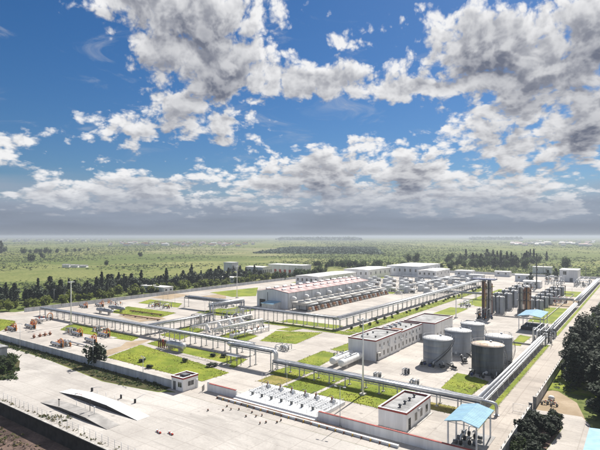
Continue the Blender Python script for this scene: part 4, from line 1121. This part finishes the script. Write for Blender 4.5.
def skid(label, x, y, seed, grp):
    rd = random.Random(seed); t = thing('process_skid', label, 'skid', (x, y, 0), 0, grp)
    part('base', MB().box(0, 9, 0, 6, 0, .3), 'kerb', t)
    part('cabin', MB().box(.4, 3.6, .6, 5.2, .3, 3.2 + rd.random() * 1.2), 'pale_paint', t)
    part('vessel', MB().lathe([(.02, 4.2), (.8, 4.5), (.85, 5), (.85, 8), (.02, 8.6)], 12, 1.8 + rd.random() * 2, 2.2, 'X'), rd.choice(('white_paint', 'silver', 'white_paint')), t)
    for k in range(2): part('support', MB().box(5 + k * 2.4, 5.3 + k * 2.4, 1.5, 4, .3, 1.5), 'steel', t)
    part('piping', MB().tube([(4.4, .5, .3), (4.4, .5, 2.8), (8.5, .5, 2.8), (8.5, .5, .3)], .2, 6), 'silver', t)
    part('pump_block', MB().box(4.6, 6.2, 4.4, 5.6, .3, 1.4), rd.choice(('dark_steel', 'rust', 'steel')), t)
    if rd.random() < .5: part('frame', MB().box(4, 4.2, 0, .2, .3, 5).box(8.6, 8.8, 0, .2, .3, 5).box(4, 8.8, 0, .2, 5.002, 5.25), 'galv', t)
    return t
k = 0
for j in range(8):
    for i in range(6):
        if i < 3 and j > 5: continue
        skid('white process skid with pale cabin beyond the coolers, %s row, %s from the left' % (('nearest', 'second', 'third', 'fourth', 'fifth', 'sixth', 'seventh', 'farthest')[j], ORD[i if j < 6 else i - 3]), -196 + i * 14.6 + (j % 2) * 4, 316 + j * 16.5, 100 + k, 'far process skids'); k += 1

for i, (p, w, d, lab) in enumerate((((30, 324), 6, 3, 'grey pipework between the left launchers'), ((64, 333), 5, 3, 'grey pipework in the middle of the launcher yard'), ((92, 331), 6, 3, 'dark pipework behind the orange launchers'), ((58, 346), 5, 2.5, 'pale pipework near the grey wall on the launcher yard'), ((104, 304), 12, 4, 'orange and grey pipework behind the filter drums'))):
    manifold(lab, *G(*p), w, d, 9, 40 + i, 2.2, ('galv', 'steel', 'white_paint', 'orange'))
# ------------------------------------------------------------------ loading platform and front yard
lp = thing('loading_platform', 'bright white raised loading platform with rails inside the front wall', 'platform', (-81.4, 86.4, 0))
for i in range(6):
    part('slab', MB().box(i * 4 + .015, (i + 1) * 4 - .015, 0, 12.2, 0, .75), 'slab_white', lp)
part('step', MB().box(0, 24, -1.0, -.01, 0, .4), 'slab_white', lp)
for i in range(19): part('rail_post', MB().box(i * 1.32 + .05, i * 1.32 + .11, .2, .26, .752, 1.75), 'pale_paint', lp)
for z in (1.2, 1.7): part('rail', MB().tube([(.08, .23, z), (23.9, .23, z)], .03, 4), 'pale_paint', lp)
part('edge_beam', MB().box(0, 24, -1.25, -1.02, 0, .3), 'yellow', lp)
def loading_arm(label, x, y, grp):
    t = thing('tanker_loader', label, 'loader', (x, y, .75), 0, grp)
    part('column', MB().cyl(0, 0, 0, 1.5, .09, 8), 'galv', t)
    part('arm', MB().tube([(0, 0, 1.45), (-.5, -.4, 1.7), (-1.5, -1.0, .9)], .06, 6), 'steel', t)
    part('base', MB().box(-.6, .6, -.4, .4, 0, .45), 'deck_grey', t)
    part('control_box', MB().box(.3, .9, -.7, -.3, 0, 1.0), 'pale_paint', t)
    part('valve', MB().cyl(-.5, .3, .45, 1.1, .22, 8), 'rust', t)
for i, p in enumerate(((266, 388), (279, 391), (290, 394), (304, 397), (314, 400), (330, 404))):
    loading_arm('dark tanker loader at the back of the white platform, %s from the left' % ORD[i], G(*p, .75)[0], 96.4, 'loading arms on the white platform')
for i in range(7):
    b = thing('filling_box', 'small grey filling box along the front of the white platform, %s from the left' % ORD[i], 'box', (-78.6 + i * 3.0, 89.6, .75), 0, 'boxes on the white platform')
    part('body', MB().box(-.25, .25, -.2, .2, 0, .8), 'steel', b); part('lid', MB().box(-.3, .3, -.25, .25, .802, .9), 'pale_paint', b)
kb = thing('loading_kerb', 'brown and white low kerb rails along the front of the loading platform', 'kerb', (-85.5, 84.1, 0))
for i in range(12):
    part('kerb_block', MB().box(i * 4.0 + .02, i * 4.0 + 3.98, 0, .55, 0, .5), 'white_paint' if i % 2 or i > 6 else 'kerb', kb)
    if i < 9: part('pipe', MB().tube([(i * 4.0, .9, .35), (i * 4.0 + 3.9, .9, .35)], .14, 6), 'rust', kb)
for i in range(24): part('bolt_post', MB().box(i * 2 + .2, i * 2 + .4, -.3, -.1, 0, .45), 'yellow' if i % 2 else 'rust', kb)
for i, p in enumerate(((208, 411), (223, 411), (227, 407), (231, 410), (239, 410), (246, 417), (252, 413), (256, 417), (262, 416), (266, 423), (277, 423), (281, 421), (260, 424))):
    c = thing('floor_valve', 'small dark hydrant stub on the yard in front of the loading kerb', 'hydrant', (*G(*p), 0), i * .7, 'hydrant stubs on the yard')
    part('body', MB().cyl(0, 0, 0, .34, .12, 8).tube([(-.25, 0, .2), (.25, 0, .2)], .07, 6), 'dark_steel', c); part('cap', MB().cyl(0, 0, .34, .45, .16, 8), 'rust', c)

# fine white pipework along the loading platform
for k in range(7):
    part('feed_pipe', MB().tube([(.4, 4.4 + k * .9, .95), (23.6, 4.4 + k * .9, .95)], .07, 6), 'pale_paint' if k % 3 else 'galv', lp)
for k in range(12):
    part('pipe_stand', MB().box(1 + k * 2, 1.12 + k * 2, 4.2, 10.2, .752, .87), 'galv', lp)
for k in range(14):
    part('stub_pipe', MB().tube([(1.2 + k * 1.65, 3.8, .76), (1.2 + k * 1.65, 3.8, 1.5), (1.2 + k * 1.65, 4.6, 1.5)], .06, 6), 'pale_paint', lp)
for k in range(5): part('rail_post', MB().box(23.85, 23.93, .9 + k * 2.6, .98 + k * 2.6, .752, 1.75), 'pale_paint', lp)
part('rail', MB().tube([(23.89, .3, 1.7), (23.89, 11.6, 1.7)], .03, 4), 'pale_paint', lp)
def weighbridge(label, x, y, L, ramp1, ramp2, w, h, mat, gaps):
    t = thing('weighbridge', label, 'weighbridge', (x, y, 0))
    part('ramp', MB().prism([(0, 0.02), (ramp1, 0.02), (ramp1, h), (0, .06)], 0, w, 'Y'), mat, t)
    part('ramp', MB().prism([(L - ramp2, 0.02), (L, 0.02), (L, .06), (L - ramp2, h)], 0, w, 'Y'), mat, t)
    part('shade_plate', MB().prism([(0, .02), (ramp1, .02), (ramp1, h - .06), (0, .04)], -.05, -.003, 'Y'), 'dark_steel', t)  # dark plates added on the near side only, carrying its shade as colour
    part('shade_plate', MB().prism([(ramp1 + .1, .02), (L - ramp2 - .1, .02), (L - ramp2 - .1, h - .08), (ramp1 + .1, h - .08)], -.05, .02, 'Y'), 'dark_steel', t)
    part('shade_plate', MB().prism([(L - ramp2, .02), (L, .02), (L, .04), (L - ramp2, h - .06)], -.05, -.003, 'Y'), 'dark_steel', t)
    n = 4; s = (L - ramp1 - ramp2) / n
    for i in range(n): part('deck_panel', MB().box(ramp1 + .05 + i * s, ramp1 - .03 + (i + 1) * s, .05, w - .05, h - .32, h), mat, t)
    part('pit_beam', MB().box(ramp1 + .1, L - ramp2 - .1, .35, w - .35, .02, h - .322), 'dark_steel', t)
    for i in range(3):
        xx = ramp1 + (L - ramp1 - ramp2) * (i + .5) / 3
        part('guide_post', MB().cyl(xx, w + .15, 0, h + 1.0, .06, 6), 'white_paint', t)
    return t
weighbridge('white truck weighbridge with tapered ramps on the front yard, farther from the fence', -121.5, 63.8, 32.5, 10, 11.5, 3.2, 1.0, 'slab_white', None)
weighbridge('grey truck weighbridge with tapered ramps on the front yard, nearer the fence', -117.5, 57.2, 27.5, 8.5, 8, 3.0, .7, 'deck_grey', None)
for i, (p, h, lab) in enumerate((((59, 409), 2.2, 'thin sign post at the left ramp of the grey weighbridge'), ((90, 414), 2.4, 'dark indicator post between the two weighbridges'), ((94.5, 417), 2.2, 'white post right of the dark indicator post'))):
    t = thing('indicator_post', lab, 'post', (*G(*p), 0)); part('post', MB().cyl(0, 0, 0, h, .07, 6), 'dark_steel' if i < 2 else 'white_paint', t)
    part('head', MB().box(-.25, .25, -.12, .12, h - .1, h + (.9 if i == 1 else .1)), 'dark_steel' if i < 2 else 'pale_paint', t)
for i, (p, lab) in enumerate((((76, 397), 'pale barrier machine in front of the white weighbridge'), ((92, 391.5), 'dark barrier machine behind the white weighbridge'), ((121, 398.5), 'dark barrier machine at the right ramp of the white weighbridge'), ((135, 403), 'small dark barrier stub beyond the white weighbridge'))):
    t = thing('lift_barrier', lab, 'barrier', (*G(*p), 0), (0, .5, -.4, 1.2)[i])
    part('housing', MB().box(-.22, .22, -.2, .2, 0, .95), 'pale_paint' if i == 0 else 'dark_steel', t)
    part('boom', MB().tube([(.3, 0, 1.0), (2.8, 0, 1.05 + .3 * i)], .05, 6), 'red_paint' if i == 0 else 'pale_paint', t)
for i, (p, lab) in enumerate((((156, 431.5), 'red and white traffic barrier lying on the yard, left piece'), ((168, 433), 'red and white traffic barrier lying on the yard, right piece'))):
    t = thing('traffic_barrier', lab, 'barrier', (*G(*p), 0), -.2)
    for k in range(4): part('block', MB().box(k * .45, k * .45 + .4, 0, .3, 0, .32 if k % 2 else .4), 'red_paint' if k % 2 else 'white_paint', t)
rb = []
for _ in range(60):
    x, y = G(random.uniform(30, 75), random.uniform(0, 1) * 6 + 414); 
    if y > EDGE + 1.0: rb.append((x, y - .8 if y > EDGE + 2 else y, .02, random.uniform(.2, .6)))
for _ in range(70): rb.append((random.uniform(-150, -70), EDGE + random.uniform(.3, 1.3), .02, random.uniform(.15, .5)))
scatter_clumps('fence_weeds', rb, 'verge', 6, (.4, 1.2))

# ------------------------------------------------------------------ masts, lamp posts
def mast(label, x, y, h):
    t = thing('light_mast', label, 'mast', (x, y, 0))
    part('base', MB().box(-.7, .7, -.7, .7, 0, .5), 'kerb', t)
    part('pole', MB().tube([(0, 0, .5), (0, 0, h * .5), (0, 0, h)], [.27, .2, .12], 12), 'white_paint', t)
    hd = part('head_ring', MB().lathe([(1.0, h - .5), (1.12, h - .46), (1.0, h - .42), (.9, h - .46), (1.0, h - .5)], 16), 'pale_paint', t)
    for k in range(6):
        a = k * math.pi / 3
        part('floodlight', MB().box(-.28, .28, -.18, .18, -.16, .2), 'pale_paint', hd, (1.25 * math.cos(a), 1.25 * math.sin(a), h - .5), a)
        part('arm', MB().tube([(.12 * math.cos(a), .12 * math.sin(a), h - .46), (.98 * math.cos(a), .98 * math.sin(a), h - .46)], .04, 4), 'pale_paint', hd)
    return t
mast('tall white light mast rising from the launcher yard, leftmost mast', *G(71, 325), 19.8)
mast('tall white light mast beside the small switch house, nearest mast', *G(363, 395), 19.4)
mast('tall white light mast on the lawn left of the pink-roofed hall', *G(237, 298), 21)
mast('light mast rising between annex and rusty columns', *G(456, 318), 13)
def lamp(label, x, y, h, mat='pale_paint', arm=True, group=None, r=.09):
    t = thing('lamp_post', label, 'lamp post', (x, y, 0), random.uniform(-.3, .3), group)
    part('pole', MB().tube([(0, 0, 0), (0, 0, h)], [r, r * .6], 8), mat, t)
    part('footing', MB().box(-.3, .3, -.3, .3, 0, .2), 'kerb', t)
    if arm:
        part('bracket', MB().tube([(-.9, 0, h - .15), (0, 0, h), (.9, 0, h - .15)], .04, 5), mat, t)
        for s in (-1, 1): part('lamp_head', MB().box(s * 1.0 - .3, s * 1.0 + .3, -.12, .12, h - .25, h - .12), mat, t)
    return t
lamp('lamp post in the verge at the left end of the grey wall', *G(20, 348), 8.8)
lamp('grey lamp post in front of the round dark bush', *G(93, 366.5), 8.7, r=.13)
lamp('lamp post in the verge left of the gatehouse', *G(143, 381), 6.8, r=.1)
lamp('lamp post behind the front wall, right of the white platform', *G(340, 427), 8.6)
lamp('slim lamp post standing on the white platform, left', *G(262, 398), 6.2, arm=False, r=.06)
lamp('slim lamp post standing on the lawn behind the white platform', *G(287, 386), 6.6, r=.06)
for i, p in enumerate(((54, 303), (65, 301), (163, 302), (168, 299), (220, 315), (175, 306), (205, 318), (260, 300))): lamp('slim white pole among the western pipe racks', *G(*p), 8.5, arm=i % 2 == 0, group='slim western poles', r=.08)
for i, p in enumerate(((420, 292), (440, 283), (475, 300), (402, 303), (572, 300), (582, 285), (552, 345), (545, 290))): lamp('slim pole beside the northern racks and service road', *G(*p), 8.5, arm=i % 2 == 0, group='slim northern poles', r=.08)
for i in range(13):
    t = thing('utility_pole', 'bare utility pole in the line beyond the far right end of the plant', 'pole', (-98 + i * 13, 560 - i * 3, 0), 0, 'utility poles at the far right')
    part('pole', MB().cyl(0, 0, 0, 11, .28, 6, .16), 'kerb', t); part('crossarm', MB().box(-1.6, 1.6, -.1, .1, 9.8, 10.1), 'steel', t)

# small mesh gate across the road
mg = thing('mesh_gate', 'small white mesh gate leaf standing at the gap in the road wall', 'gate', (-24.2, 117.4, 0))
part('frame', MB().box(0, .06, -.03, .03, 0, 1.8).box(3.3, 3.36, -.03, .03, 0, 1.8).box(.061, 3.299, -.03, .03, 1.74, 1.8).box(.061, 3.299, -.03, .03, .1, .16), 'white_paint', mg)
for i in range(15): part('bar', MB().box(.25 + i * .2, .27 + i * .2, -.01, .01, .161, 1.739), 'white_paint', mg)
for (y, lab) in ((116.9, 'near'), (121.9, 'far')):
    t = thing('gate_pier', 'dark square pier on the %s side of the gap in the road wall' % lab, 'pier', (-20.4, y, 0)); part('shaft', MB().box(-.35, .35, -.22, .22, 0, 2.7), 'steel', t); part('cap', MB().box(-.42, .42, -.28, .28, 2.702, 2.85), 'kerb', t)

# ------------------------------------------------------------------ vehicles
def car(label, x, y, rz):
    t = thing('parked_car', label, 'car', (x, y, .02), rz)
    pr = [(-2.25, .38), (2.25, .38), (2.3, .75), (2.1, .98), (.95, 1.05), (-1.9, 1.1), (-2.3, .95)]
    part('body', MB().prism(pr, -.88, .88, 'Y'), 'car_paint', t)
    cb = [(-2.0, 1.1), (1.0, 1.05), (.35, 1.68), (-1.75, 1.72)]
    part('cabin', MB().prism([(a, z) for a, z in cb], -.76, .76, 'Y'), 'car_paint', t)
    part('windscreen', MB().add([(1.0, -.68, 1.08), (1.0, .68, 1.08), (.4, .62, 1.62), (.4, -.62, 1.62)], [(0, 1, 2, 3)]), 'glass', t, (.015, 0, 0.01))
    part('rear_window', MB().add([(-2.0, -.66, 1.2), (-2.0, .66, 1.2), (-1.8, .6, 1.62), (-1.8, -.6, 1.62)], [(0, 3, 2, 1)]), 'glass', t, (-.015, 0, 0))
    for s in (-1, 1):
        part('side_window', MB().add([(-1.75, s * .77, 1.14), (.75, s * .77, 1.12), (.25, s * .77, 1.58), (-1.65, s * .77, 1.6)], [(0, 1, 2, 3)]), 'glass', t)
        part('headlight', MB().box(2.2, 2.31, s * .6 - .2, s * .6 + .2, .72, .86), 'white_paint', t); part('tail_light', MB().box(-2.32, -2.24, s * .68 - .12, s * .68 + .12, .75, .95), 'red_paint', t)
        for xx in (-1.4, 1.42):
            w = part('wheel', MB().lathe([(.2, -.1), (.34, -.11), (.34, .11), (.2, .1)], 16, xx, .34, 'Y'), 'rubber', t, (0, s * .8, 0))
            part('rim', MB().lathe([(.02, -.09), (.2, -.08), (.2, .08), (.02, .09)], 12, xx, .34, 'Y'), 'silver', w)
    return t
car('small dark car driving on the service road beside the pipe tangle', -24.6, 232, W90)
def motorbike(label, x, y, rz):
    t = thing('motorbike', label, 'motorbike', (x, y, .02), rz)
    for xx in (-.62, .62):
        w = part('wheel', MB().lathe([(.22, -.05), (.3, -.06), (.3, .06), (.22, .05), (.22, -.05)], 14, xx, .3, 'Y'), 'rubber', t)
        part('rim', MB().lathe([(.02, -.04), (.22, -.03), (.22, .03), (.02, .04)], 10, xx, .3, 'Y'), 'silver', w)
    part('frame', MB().tube([(-.62, 0, .3), (-.3, 0, .62), (.2, 0, .7), (.42, 0, .85), (.62, 0, .3)], .05, 6).box(-.15, .2, -.12, .12, .28, .58), 'steel', t)
    part('fuel_tank', MB().lathe([(.02, -.02), (.14, .05), (.16, .25), (.02, .42)], 10, 0, .82, 'X'), 'red_paint', t)
    part('seat', MB().box(-.72, -.05, -.13, .13, .74, .84), 'dark_steel', t)
    part('handlebar', MB().tube([(.3, -.36, 1.05), (.42, -.1, .98), (.42, .1, .98), (.3, .36, 1.05)], .025, 5), 'silver', t)
    part('headlight', MB().cyl(.5, 0, .84, 1.0, .09, 8), 'white_paint', t)
    return t
motorbike('motorbike parked on the bare dirt just outside the road wall, left one', -19.0, 126.4, .4)
motorbike('motorbike parked on the bare dirt just outside the road wall, middle one', -17.9, 127.4, .5)
motorbike('motorbike parked on the bare dirt just outside the road wall, right one', -17.0, 126.2, .2)
t = thing('rubble_sack', 'white sack lying beside the parked motorbikes', 'sack', (-18.2, 131, 0)); part('body', MB().lathe([(.02, 0), (.7, .1), (.8, .5), (.5, .9), (.02, 1.0)], 10), 'white_paint', t)

# ------------------------------------------------------------------ vegetation
con = [tree_proto('c%d' % k, 'leaf_dark', 'spire' if k < 3 else 'column', 13, 2.3 + .3 * k, 430, .8, 20 + k, .05) for k in range(5)]
dkr = [tree_proto('d%d' % k, 'leaf_dark', 'round', 8.5, 4.0, 520, .75, 240 + k) for k in range(3)]
rnd = [tree_proto('r%d' % k, 'leaf_mid', 'round', 8, 4.2, 520, .75, 40 + k) for k in range(4)]
lite = [tree_proto('l%d' % k, 'leaf_light', 'round', 5.5, 3.6, 420, .7, 60 + k) for k in range(4)]
big = [tree_proto('b%d' % k, 'leaf_black', 'round' if k else 'column', 12.5, 5.0, 4200, .5, 80 + k, .06) for k in range(3)]
bushp = [tree_proto('s%d' % k, 'leaf_dark', 'round', 3.2, 2.2, 700, .35, 90 + k) for k in range(3)]
bushk = [tree_proto('k%d' % k, 'leaf_black', 'round', 3.2, 2.2, 800, .33, 190 + k) for k in range(3)]
bushl = [tree_proto('q%d' % k, 'leaf_mid', 'round', 2.6, 1.9, 600, .32, 95 + k) for k in range(3)]
for i in range(230):
    y = 96 + i * 1.13 + random.uniform(-2, 2); x = -306 + random.uniform(-18, 16)
    if random.random() < .45: tree('conifer_tree', 'tall dark conifer in the belt along the west side of the plant', 'west conifer belt', random.choice(con), x, y, random.uniform(.45, 1.0) * random.choice((1, 1, 1.15)))
    else: tree('dark_tree', 'rounded dark tree mixed among the conifers of the west belt', 'rounded trees in the west belt', random.choice(dkr), x, y, random.uniform(.5, 1.05))
for i in range(76):
    y = 96 + i * 3.4 + random.uniform(-1.5, 1.5); x = -281 + random.uniform(-6, 7)
    tree('round_shrub', 'rounded light green bush in front of the west conifer belt', 'west bush row', random.choice(lite), x, y, random.uniform(.6, 1.1))
for i in range(40):
    y = 300 + random.uniform(0, 150); x = -300 + random.uniform(-40, 30)
    if -336 < x < -274 and 335 < y < 412 : x = -262 - random.uniform(3, 9)
    tree('broadleaf_tree', 'green broadleaf tree around the white buildings behind the hall', 'trees around the red-doored building', random.choice(rnd), x, y, random.uniform(.6, 1.1))
for i in range(62):
    x = -345 + i * 2.6 + random.uniform(-3, 3); y = 500 + random.uniform(0, 70)
    tree('broadleaf_tree', 'green broadleaf tree in the belt beyond the north wall, centre', 'north tree belt', random.choice(rnd), x, y, random.uniform(.7, 1.15))
for i in range(95):
    px_, py_ = random.triangular(436, 556, 500), random.uniform(259.5, 268.5)
    x, y = G(px_, py_)
    tree('grove_tree', 'dark tree in the grove beyond the right-hand end of the plant', 'right-hand grove', random.choice(rnd if random.random() < .6 else con), x, y, random.uniform(.8, 1.5))
for i, (p, s) in enumerate((((32, 262), 1.6), ((42, 258), 1.3), ((24, 254), 1.7), ((30, 254), 1.2), ((36, 253.6), 1.4), ((40, 253.4), 1.3), ((46, 253.5), 1.7), ((50, 253.5), 1.3), ((57, 253), 1.3), ((67, 252.8), 1.5), ((75, 252), 1.1), ((80, 251.5), 1.1), ((106, 266), 1.0), ((88, 251), 1.), ((140, 257), 1.2))):
    tree('lone_tree', 'dark lone tree out on the plain to the left', 'lone trees on the plain', random.choice(rnd), *G(*p), s)
for i, (p, s) in enumerate((((1, 253.5), 3.1), ((-6, 253), 3.6), ((4, 252), 2.4))): tree('big_far_tree', 'very tall dark tree reaching the horizon at the left edge', 'tall trees at the left edge', con[3 + i % 2] if i < 2 else rnd[0], *G(*p), s * .72)
for (p, s) in (((408, 262.5), 1.6), ((416, 262.5), 1.8), ((448, 263), 1.5)): tree('far_tree', 'single round tree on the plain beyond the bright-roofed hall', 'single trees beyond the hall', random.choice(rnd), *G(*p), s)
tree('broad_tree', 'dark broad tree behind the white block house, far right', None, rnd[1], *G(566, 268.5), 1.7)
for (p, s) in (((556, 280), .8), ((548, 281), .75), ((531, 283), .7)): tree('dark_poplar', 'dark poplar beside the white block house', 'poplars by the block house', con[4], *G(*p), s)
RT_TREES = ((-6.2, 124.5, .85), (-4.5, 130, .95), (-8.6, 136.5, .9), (-4.5, 141, 1.0), (-13.6, 146, .85), (-7, 150, 1.0), (-15.6, 155, .86), (-9, 160, .95), (-16.2, 165, .84), (-10, 172, .95), (-16.4, 177, .86), (-17.2, 189, .92), (-11, 184, .9), (-17.4, 200, .9), (-1, 119, .9), (0, 134, 1.1), (1, 148, 1.1))
for i, (x, y, s) in enumerate(RT_TREES):
    tree('roadside_tree', 'very dark dense tree outside the service road wall, right edge', 'dark roadside trees', big[i % 3], x, y, s, sz=s * .92)
for i in range(22):
    tree('wayside_shrub', 'green bush on the grass beyond the road wall, past the dark trees', 'bushes past the dark trees', random.choice(bushl + bushp), random.uniform(-18, -6), 214 + i * 9 + random.uniform(-3, 3), random.uniform(.8, 1.9))
tree('yard_shrub', 'round dark bush straddling the grey wall beside a lamp post', None, bushp[0], *G(96, 366), 1.6, sz=2.0)
for i in range(85):
    u = random.random(); y = 62 + u * 54; x = random.uniform(-19.2, -15.3) if y < 99 else random.uniform(-19.4, -14.6)
    tree('roadside_shrub', 'dark tangled shrub between the road wall and the outer path', 'shrubs outside the road wall', random.choice(bushk + bushl[:1]), x, y, random.uniform(.5, 1.0))
for i, p in enumerate(((4, 366), (8, 371), (2, 373), (12, 365), (-3, 362))): tree('verge_shrub', 'small green shrub in the verge at the left edge', 'verge shrubs', random.choice(bushl), *G(*p), random.uniform(.7, 1.1))
for i, p in enumerate(((213, 356.5), (224, 357.5), (210, 367), (215, 366.5), (185, 362), (142, 362), (150, 368))): tree('lawn_shrub', 'low dark shrub clump on the front lawn', 'lawn shrubs', random.choice(bushp), *G(*p), .55, sz=.35)
for i in range(36):
    x = -100.2 + random.uniform(-1, 1) * 2.2; y = 180 + i * 6
    tree('rack_shrub', 'low green shrub in the strip beside the long northern rack', 'shrubs along the northern rack', random.choice(bushl), x, y, random.uniform(.35, .6))

# ------------------------------------------------------------------ far village houses
def house(label, grp, x, y, w, d, h, roof, wall):
    t = thing('far_house', label, 'house', (x, y, 0), random.uniform(-.4, .4), grp)
    wm_ = shared(('hw', w, d, h, wall), lambda: MB().box(-w / 2, w / 2, -d / 2, d / 2, 0, h).mesh('wall', wall))
    rm_ = shared(('hr', w, d, h, roof), lambda: MB().prism([(-d / 2 - .5, h), (d / 2 + .5, h), (0, h + d * .28)], -w / 2 - .4, w / 2 + .4).mesh('roof', roof))
    link('wall', wm_, t); link('roof', rm_, t)
sizes = ((16, 9, 5), (22, 10, 5.5), (30, 12, 7), (14, 9, 9))
for i in range(60): house('tiny red-roofed house in the far village, left half of the horizon', 'far village on the left', *G(random.uniform(110, 255), random.uniform(242.5, 246.5)), *sizes[i % 4], random.choice(('rust', 'roof_red', 'tank_roof')), 'white_wall')
for i in range(55): house('tiny pale house in the far settlement, right end of the horizon', 'far settlement on the right', *G(random.uniform(512, 600), random.uniform(241, 246)), *sizes[i % 4], random.choice(('tank_roof', 'roof_grey', 'roof_red')), 'white_wall')
for i in range(35): house('tiny pale block on the far left horizon', 'far blocks on the left horizon', *G(random.uniform(2, 110), random.uniform(239.5, 242.5)), 34, 16, 12, random.choice(('tank_roof', 'roof_grey')), 'white_wall')
t = thing('ruined_shed', 'low whitish ruined shed on the plain left of the mast', 'building', (*G(62, 267.5), 0), .6)
for k in range(3): part('wall', MB().box(k * 11, k * 11 + 9, 0, 6, 0, 3.2 - .5 * k), 'white_wall', t)
for k in range(3): part('roof', MB().prism([(-.3, 3.203 - .5 * k), (6.3, 3.203 - .5 * k), (3, 4.4 - .5 * k)], k * 11 - .3, k * 11 + 9.3), 'roof_grey', t)

# ------------------------------------------------------------------ haze
hz = MB().box(-23500, 23500, -11500, 23500, LOW - 1, 47).mesh('haze', 'kerb')
hz.materials.clear()
hm = bpy.data.materials.new('haze_air'); hm.use_nodes = True
ht = hm.node_tree; ht.nodes.clear()
pv = nd(ht, 'ShaderNodeVolumePrincipled'); pv.inputs['Color'].default_value = (.55, .61, .68, 1); pv.inputs['Density'].default_value = .00023; pv.inputs['Anisotropy'].default_value = .2
ho = nd(ht, 'ShaderNodeOutputMaterial'); put(ht, ho.inputs['Volume'], pv.outputs[0])
hz.materials.append(hm)
stuff(link('haze', hz))
scene.cycles.volume_bounces = 0
scene.cycles.max_bounces = 6
